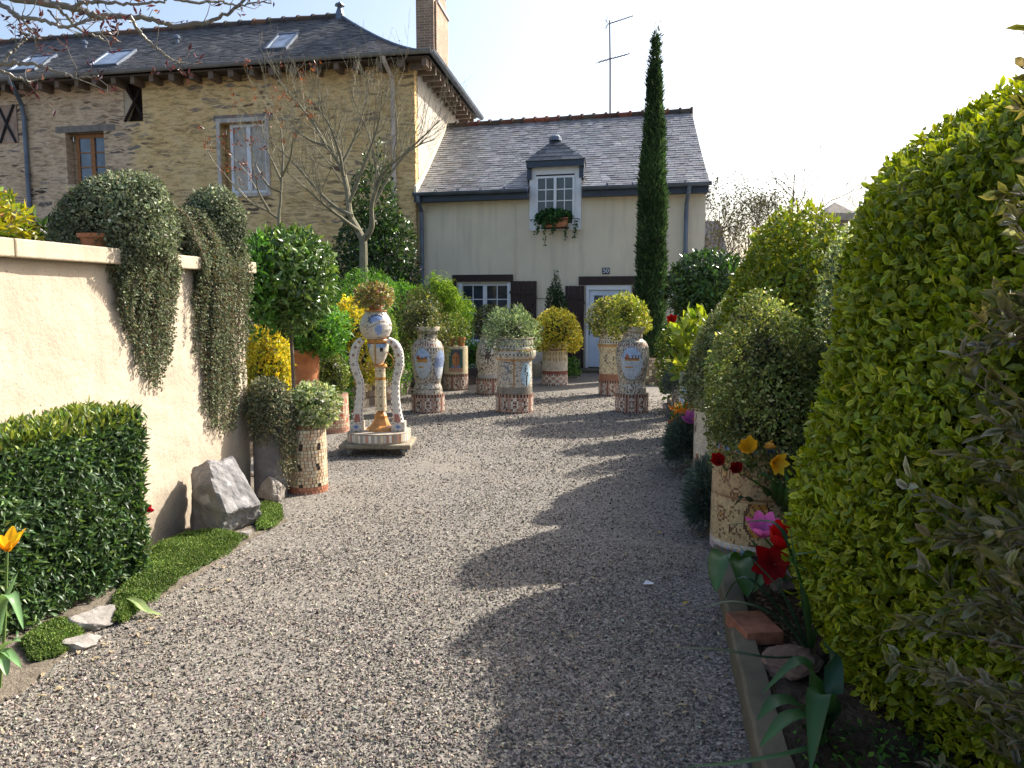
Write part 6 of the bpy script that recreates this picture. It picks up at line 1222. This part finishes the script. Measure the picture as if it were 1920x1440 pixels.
rg = np.random.default_rng(280); mb = MB(); n = 5200; yy = rg.uniform(1.9, 6.5, n); xx = kx(yy)+.13+rg.gamma(1.6, .22, n); zz = np.full(n, .095); keep = vnoise(np.c_[xx, yy, zz], 5, 12) > -.35; xx, yy, zz = xx[keep], yy[keep], zz[keep]; n = len(xx)
grn = vnoise(np.c_[xx, yy, zz], 3.5, 13) > .1; c = np.where(grn[:, None], pick(rg, MID+DARK, n), pick(rg, pal('#6d5a44', 3, '#85745c', 2, '#4f4234', 3), n)); leaves(mb, np.c_[xx, yy, zz+.03*grn*rg.random(n)], rg.normal(size=(n, 3))*[1, 1, .25]+np.c_[xx*0, xx*0, grn*.7], rg.normal(size=(n, 3))*.5+np.array([0, 0, 1]), rg.uniform(.015, .045, n), rg.uniform(.008, .02, n), c); struct(mb.build('undergrowth', 'matte_leaf'), 'stuff')
# litter on the gravel
rg = np.random.default_rng(270); mb = MB(); q = G(1216, 1099); mb.add([q+[-.03, 0, .012], q+[.02, -.02, .02], q+[.035, .02, .012], q+[-.01, .03, .025]], [[0, 1, 2, 3]], (.7, .72, .78)); tag(mb.build('paper_scrap', 'paint'), 'small white scrap of paper lying on the shaded gravel', 'paper')
rl = np.random.default_rng(271); EX = tuple((float(rl.uniform(1010, 1330)), float(rl.uniform(960, 1420)), 0) for _ in range(22))+tuple((float(x_), float(np.interp(x_, [60, 300, 530], [1290, 1150, 1000])+rl.uniform(-12, 45)), 0) for x_ in rl.uniform(60, 530, 22))
for k, (x, y, yel) in enumerate(EX+((1322, 1362, 0), (1258, 1152, 0), (1292, 1133, 1), (1238, 1000, 1), (1303, 1306, 0), (1250, 1395, 0), (1315, 1008, 1), (1290, 1340, 0), (1345, 1225, 0), (1236, 1085, 0), (1322, 1240, 0), (1262, 1180, 0), (200, 1290, 0), (215, 1270, 0), (300, 1160, 0), (1338, 1062, 0))):
    q = G(x, y); a = rg.uniform(0, 6.28); mb = MB(); d = np.array([math.cos(a), math.sin(a), .25]); leaves(mb, np.array([q+[0, 0, .012]]), d[None], np.array([[.2, .1, 1.]]), float(rg.uniform(.022, .05)), float(rg.uniform(.014, .026)), np.array([H('#c9a92c') if yel else H('#a8987c')]), None, 4, .3)
    tag(mb.build('fallen_leaf', 'matte_leaf'), 'small fallen yellow petal on the shaded gravel' if yel else 'small dry fallen leaf lying on the gravel', 'leaf', 'yellow petals on the gravel' if yel else 'dry leaves on the gravel')
# ================================================================== beyond the border
def pillar(label, x, yt, Y, w_):
    q = P(x, yt, Y); t = T('gate_pillar', label, 'pillar', (q[0], Y, 0), 'stone pillars beyond the shrubs'); h = q[2]; mb = MB(); box(mb, (q[0]-w_/2, Y-w_/2, 0), (q[0]+w_/2, Y+w_/2, h-.32), (.26, .22, .18)); mb.build('shaft', 'stone', t); mb = MB(); o = w_/2+.08
    box(mb, (q[0]-o, Y-o, h-.317), (q[0]+o, Y+o, h-.2), (.33, .29, .24)); a = [(q[0]-o, Y-o, h-.2), (q[0]+o, Y-o, h-.2), (q[0]+o, Y+o, h-.2), (q[0]-o, Y+o, h-.2), (q[0], Y, h)]; mb.add(a, [[0, 1, 4], [1, 2, 4], [2, 3, 4], [3, 0, 4]], (.33, .29, .24)); mb.build('cap', 'stone', t)
pillar('stone pillar with a pointed cap above the yellow topped dome', 1565, 379, 13.5, .34); pillar('smaller stone pillar with pointed cap beyond the laurel', 1402, 481, 22.0, .38)
def tree(name, label, base, h, rad, seed, lev=4, trunk=.35, kids=4, col=(.10, .085, .075), leafn=0, pl=None, lsz=.12, spread=.75, group=None, up=.3):
    rg = np.random.default_rng(seed); t = T(name, label, 'tree', base, group); mb, tips = MB(), []; base = np.array(base, float); col = np.array(col)
    tr = curve([base, base+[rg.normal(0, .05)*h*.2, 0, h*trunk*.5], base+[rg.normal(0, .03)*h*.2, 0, h*trunk], base+[0, 0, h*.97]], 16); mb2 = MB(); tube(mb2, tr, np.linspace(rad, rad*.15, 16), 8, col); mb2.build('trunk', 'bark', t)
    for k in range(13):
        f = rg.uniform(trunk, .95); q = base+np.array([0, 0, h*f]); a = k*2.4+rg.normal(0, .3); limb(mb, q, (math.cos(a), math.sin(a), .9), h*(.16+.36*(1-f)), rad*.35*(1.2-f), lev-1, rg, tips, up, spread, col, 4, kids)
    if leafn:
        T_ = np.array([x[0] for x in tips]); k = rg.integers(0, len(T_), leafn); leaves(mb, T_[k]+rg.normal(0, lsz*1.3, (leafn, 3)), rg.normal(size=(leafn, 3)), rg.normal(size=(leafn, 3)), lsz, lsz*.6, pick(rg, pl, leafn))
    mb.build('crown', 'bark', t)
FL = pal('#5d5a30', 3, '#6d6a3a', 2, '#4a4a2a', 2)
q = P(1481, 560, 42); tree('bare_tree', 'tall bare tree far behind the yellow topped dome', (q[0], 42, 0), P(0, 318, 42)[2], .16, 301, 4, .3, 3, group='bare trees on the skyline')
q = P(1648, 560, 36); tree('bare_tree', 'small bare tree far off beside the golden dome edge', (q[0], 36, 0), P(0, 345, 36)[2], .12, 302, 4, .3, 3, group='bare trees on the skyline')
for x, yt, Y, sd, lab in ((1345, 392, 34, 303, 'budding olive tree growing over the dark house beyond the cottage'), (1400, 425, 30, 304, 'budding tree between the dark house and the far pillar'), (1440, 410, 33, 305, 'budding tree just left of the yellow topped dome')):
    q = P(x, 560, Y); tree('budding_tree', lab, (q[0], Y, 0), P(0, yt, Y)[2], .1, sd, 4, .25, 4, leafn=1200, pl=FL, lsz=.11, group='budding trees beyond the cottage')
hq = P(1330, 560, 46); t = T('far_house', 'dark slate roofed house far beyond the right end of the cottage', 'house', (hq[0], 46, 0)); mb = MB(); xa, xb = P(1290, 480, 46)[0], P(1366, 480, 46)[0]; ze, zr_ = P(0, 520, 46)[2], P(0, 408, 46)[2]; box(mb, (xa, 46, 0), (xb, 52, ze), (.3, .27, .23)); mb.build('wall', 'stone', t); mb = MB()
obox(mb, (xa-.2, 45.7, ze), (xb-xa+.4, 0, 0), (0, 3.3, zr_-ze), (0, -.05, .1), (.07, .07, .085)); obox(mb, (xa-.2, 52.3, ze), (xb-xa+.4, 0, 0), (0, -3.3, zr_-ze), (0, .05, .1), (.07, .07, .085)); mb.build('roof', 'slate', t)
mb = MB(); foliage(mb, 16, 60, 0, 3.4, 22, 9000, .5, .3, FL+DARK, 'dome', .1, .3, 310, ry=6, clump=.3); struct(mb.build('distant_trees', 'matte_leaf'), 'stuff')
# ------------------------------------------------------------------ trees before the stone house
def px_tree(t, limbs, rads, rg, lev, Yd, col, tw, kids=3, spread=.7, up=.3):
    mb, tips = MB(), []
    for (pts, dy), (r0, r1) in zip(limbs, rads):
        k = len(pts); c = curve([P(x, y, Yd+dy*i/(k-1)) for i, (x, y) in enumerate(pts)], 6*k); tube(mb, c, np.linspace(r0, r1, len(c)), 8, col*(1+rg.normal(0, .08)))
        tips.append((c[-1], nrm(c[-1]-c[-4])))
        for _ in range(int(tw*k)):
            i = rg.integers(len(c)//3, len(c)); d = nrm(c[min(i+1, len(c)-1)]-c[max(i-1, 0)]); nd = nrm(d+nrm(rg.normal(size=3))*spread+np.array([0, 0, up])); limb(mb, c[i], nd, rg.uniform(.35, .95), max(.35*np.interp(i, [0, len(c)], [r0, r1]), .005), lev, rg, tips, up, spread, col, 4, kids, .2)
    return mb, tips
BC = np.array([.20, .185, .125]); rg = np.random.default_rng(320); Yb = 14.8
t = T('bare_tree', 'leafless spreading tree with greenish branches before the stone house', 'tree', (P(683, 560, Yb)[0], Yb, 0)); tb = MB(); g0 = P(683, 560, Yb); tube(tb, curve([(g0[0], Yb, 0), P(682, 505, Yb), P(681, 448, Yb)], 10), [.11, .075, .07], 10, BC); tb.build('trunk', 'bark', t)
LMB = [([(681, 450), (668, 425), (656, 400), (650, 350), (638, 310), (612, 272), (590, 235), (560, 195), (520, 150)], .6), ([(682, 450), (697, 425), (697, 385), (712, 340), (735, 305)], -.5), ([(672, 432), (645, 412), (610, 385), (570, 350), (530, 315)], -.8), ([(660, 405), (625, 385), (590, 350), (545, 300), (505, 265)], .8), ([(644, 330), (637, 290), (620, 240), (595, 200)], -.3), ([(697, 390), (730, 330), (765, 285), (800, 250), (825, 225)], .4), ([(640, 310), (660, 270), (680, 215), (690, 160)], .5), ([(655, 380), (690, 290), (710, 230), (718, 170)], -.6), ([(712, 340), (700, 290), (690, 250), (660, 180)], .3), ([(735, 305), (745, 250), (740, 190)], .3), ([(612, 272), (580, 262), (540, 230), (502, 190)], .2), ([(765, 285), (790, 270), (815, 262)], .2)]
RD = [(.07, .012), (.062, .018), (.04, .009), (.04, .009), (.034, .009), (.03, .008), (.03, .008), (.034, .008), (.028, .008), (.022, .007), (.022, .007), (.018, .006)]
mb, tips = px_tree(t, LMB, RD, rg, 2, Yb, BC, 3.0, 2, .55, .4); n = 260; k = rg.integers(0, len(tips), n); TT = np.array([x[0] for x in tips]); leaves(mb, TT[k]+rg.normal(0, .015, (n, 3)), rg.normal(size=(n, 3))+np.array([0, 0, .8]), rg.normal(size=(n, 3)), .05, .015, pick(rg, pal('#6a3a34', 2, '#7d5a40', 1), n)); mb.build('crown', 'bark', t)
rg = np.random.default_rng(330); Yr_ = 12.2; g0 = P(524, 560, Yr_); t = T('red_leaved_tree', 'slim young tree with reddish new leaves behind the laurel standard', 'tree', (g0[0], Yr_, 0)); tb = MB(); tube(tb, curve([(g0[0], Yr_, 0), P(523, 440, Yr_), P(526, 380, Yr_), P(529, 325, Yr_)], 12), [.035, .022, .014], 8, BC); tb.build('trunk', 'bark', t)
mb, tips = px_tree(t, [([(524, 412), (500, 395), (470, 380), (445, 355), (420, 325)], .3), ([(528, 340), (512, 305), (500, 280)], .2), ([(529, 330), (545, 295), (550, 255)], -.2), ([(527, 360), (505, 350), (490, 330)], -.2), ([(529, 325), (531, 290), (528, 262)], .1), ([(505, 396), (485, 360), (480, 335)], -.1)], [(.022, .007)]*6, rg, 1, Yr_, BC, 1.2, 2, .5, .4)
TT = np.array([x[0] for x in tips]); n = 300; k = rg.integers(0, len(TT), n); leaves(mb, TT[k]+rg.normal(0, .03, (n, 3)), rg.normal(size=(n, 3))+np.array([0, 0, .2]), rg.normal(size=(n, 3)), .06, .025, pick(rg, pal('#7a3a20', 3, '#94502c', 2, '#5e3020', 2), n)); mb.build('crown', 'leaf', t)
# ------------------------------------------------------------------ branches hanging into the top left corner
rg = np.random.default_rng(340); Yo = 4.6; t = T('overhanging_tree', 'tree branches with purple red buds hanging into the upper left sky', 'tree', (-4.6, Yo, 0)); BG = np.array([.21, .20, .185]); tb = MB(); tube(tb, curve([(-4.6, Yo, 0), (-4.55, Yo+.05, 1.6), (-4.35, Yo, 2.8), (-4.0, Yo, 3.6)], 14), [.12, .1, .08, .05], 10, BG)
tube(tb, curve([(-4.5, Yo, 2.2), (-4.1, Yo, 2.7), P(-120, 120, Yo), P(-8, 124, Yo)], 12), [.05, .03, .014], 8, BG); tube(tb, curve([(-4.0, Yo, 3.6), P(-140, -30, Yo), P(-40, -25, Yo), P(0, -8, Yo)], 12), [.05, .035, .02], 8, BG); tb.build('trunk', 'bark', t)
c3 = lambda a: [(x/3, y/3) for x, y in a]
BRS = [(c3([(-20, -30), (200, 10), (390, 40), (500, 75), (600, 92), (740, 92), (860, 115), (960, 138), (1130, 130), (1240, 100), (1340, 28), (1420, -30)]), .3, .017, .006), (c3([(400, 46), (470, 18), (560, 10), (640, 15), (760, 25), (900, 8), (960, -20)]), -.3, .009, .004), (c3([(-30, 0), (60, 60), (110, 90), (260, 120), (340, 150), (410, 145), (520, 110), (600, 95)]), -.2, .011, .004), (c3([(320, 35), (390, 110), (440, 160), (540, 200), (600, 232), (680, 235)]), .3, .008, .003), (c3([(735, 95), (790, 180), (850, 250), (920, 300), (990, 348), (1025, 356)]), .2, .008, .003), (c3([(-20, 385), (60, 300), (110, 250), (150, 200), (118, 180), (112, 90)]), .2, .008, .003), (c3([(-25, 368), (130, 355), (240, 375), (350, 410), (440, 438), (560, 428)]), -.2, .010, .003), (c3([(-25, 390), (90, 430), (170, 457), (250, 440)]), .2, .008, .003), (c3([(980, -5), (1100, 15), (1240, 10), (1320, 30), (1440, 18), (1530, 8)]), .4, .007, .003), (c3([(120, 95), (210, 215), (140, 190)]), .1, .005, .002), (c3([(270, 60), (320, 120), (330, 140)]), .1, .005, .002)]
mb, tips = MB(), []
for pts, dy, r0, r1 in BRS:
    k = len(pts); c = curve([P(x, y, Yo+dy*i/(k-1)) for i, (x, y) in enumerate(pts)], 6*k); c += rg.normal(0, .004, c.shape); tube(mb, c, np.linspace(r0*1.25, r1*1.3, len(c)), 7, BG*(1+rg.normal(0, .1)), True); tips.append((c[-1], nrm(c[-1]-c[-4])))
    for _ in range(int(1.3*k)):
        i = rg.integers(len(c)//5, len(c)); d = nrm(c[min(i+1, len(c)-1)]-c[max(i-1, 0)]); limb(mb, c[i], nrm(d+nrm(rg.normal(size=3))*.9+np.array([0, 0, .3])), rg.uniform(.05, .2), .003, 0, rg, tips, .3, .6, BG, 3, 2, .25)
TT = np.array([x[0] for x in tips]); m = 330; k = rg.integers(0, len(TT), m); leaves(mb, TT[k]+rg.normal(0, .012, (m, 3)), rg.normal(size=(m, 3))+np.array([0, 0, .7]), rg.normal(size=(m, 3)), .045*(1+rg.normal(0, .2, m)), .016, pick(rg, pal('#4e2a3a', 4, '#5e3238', 3, '#7a4830', 1, '#3f2434', 3), m)); mb.build('crown', 'leaf', t)
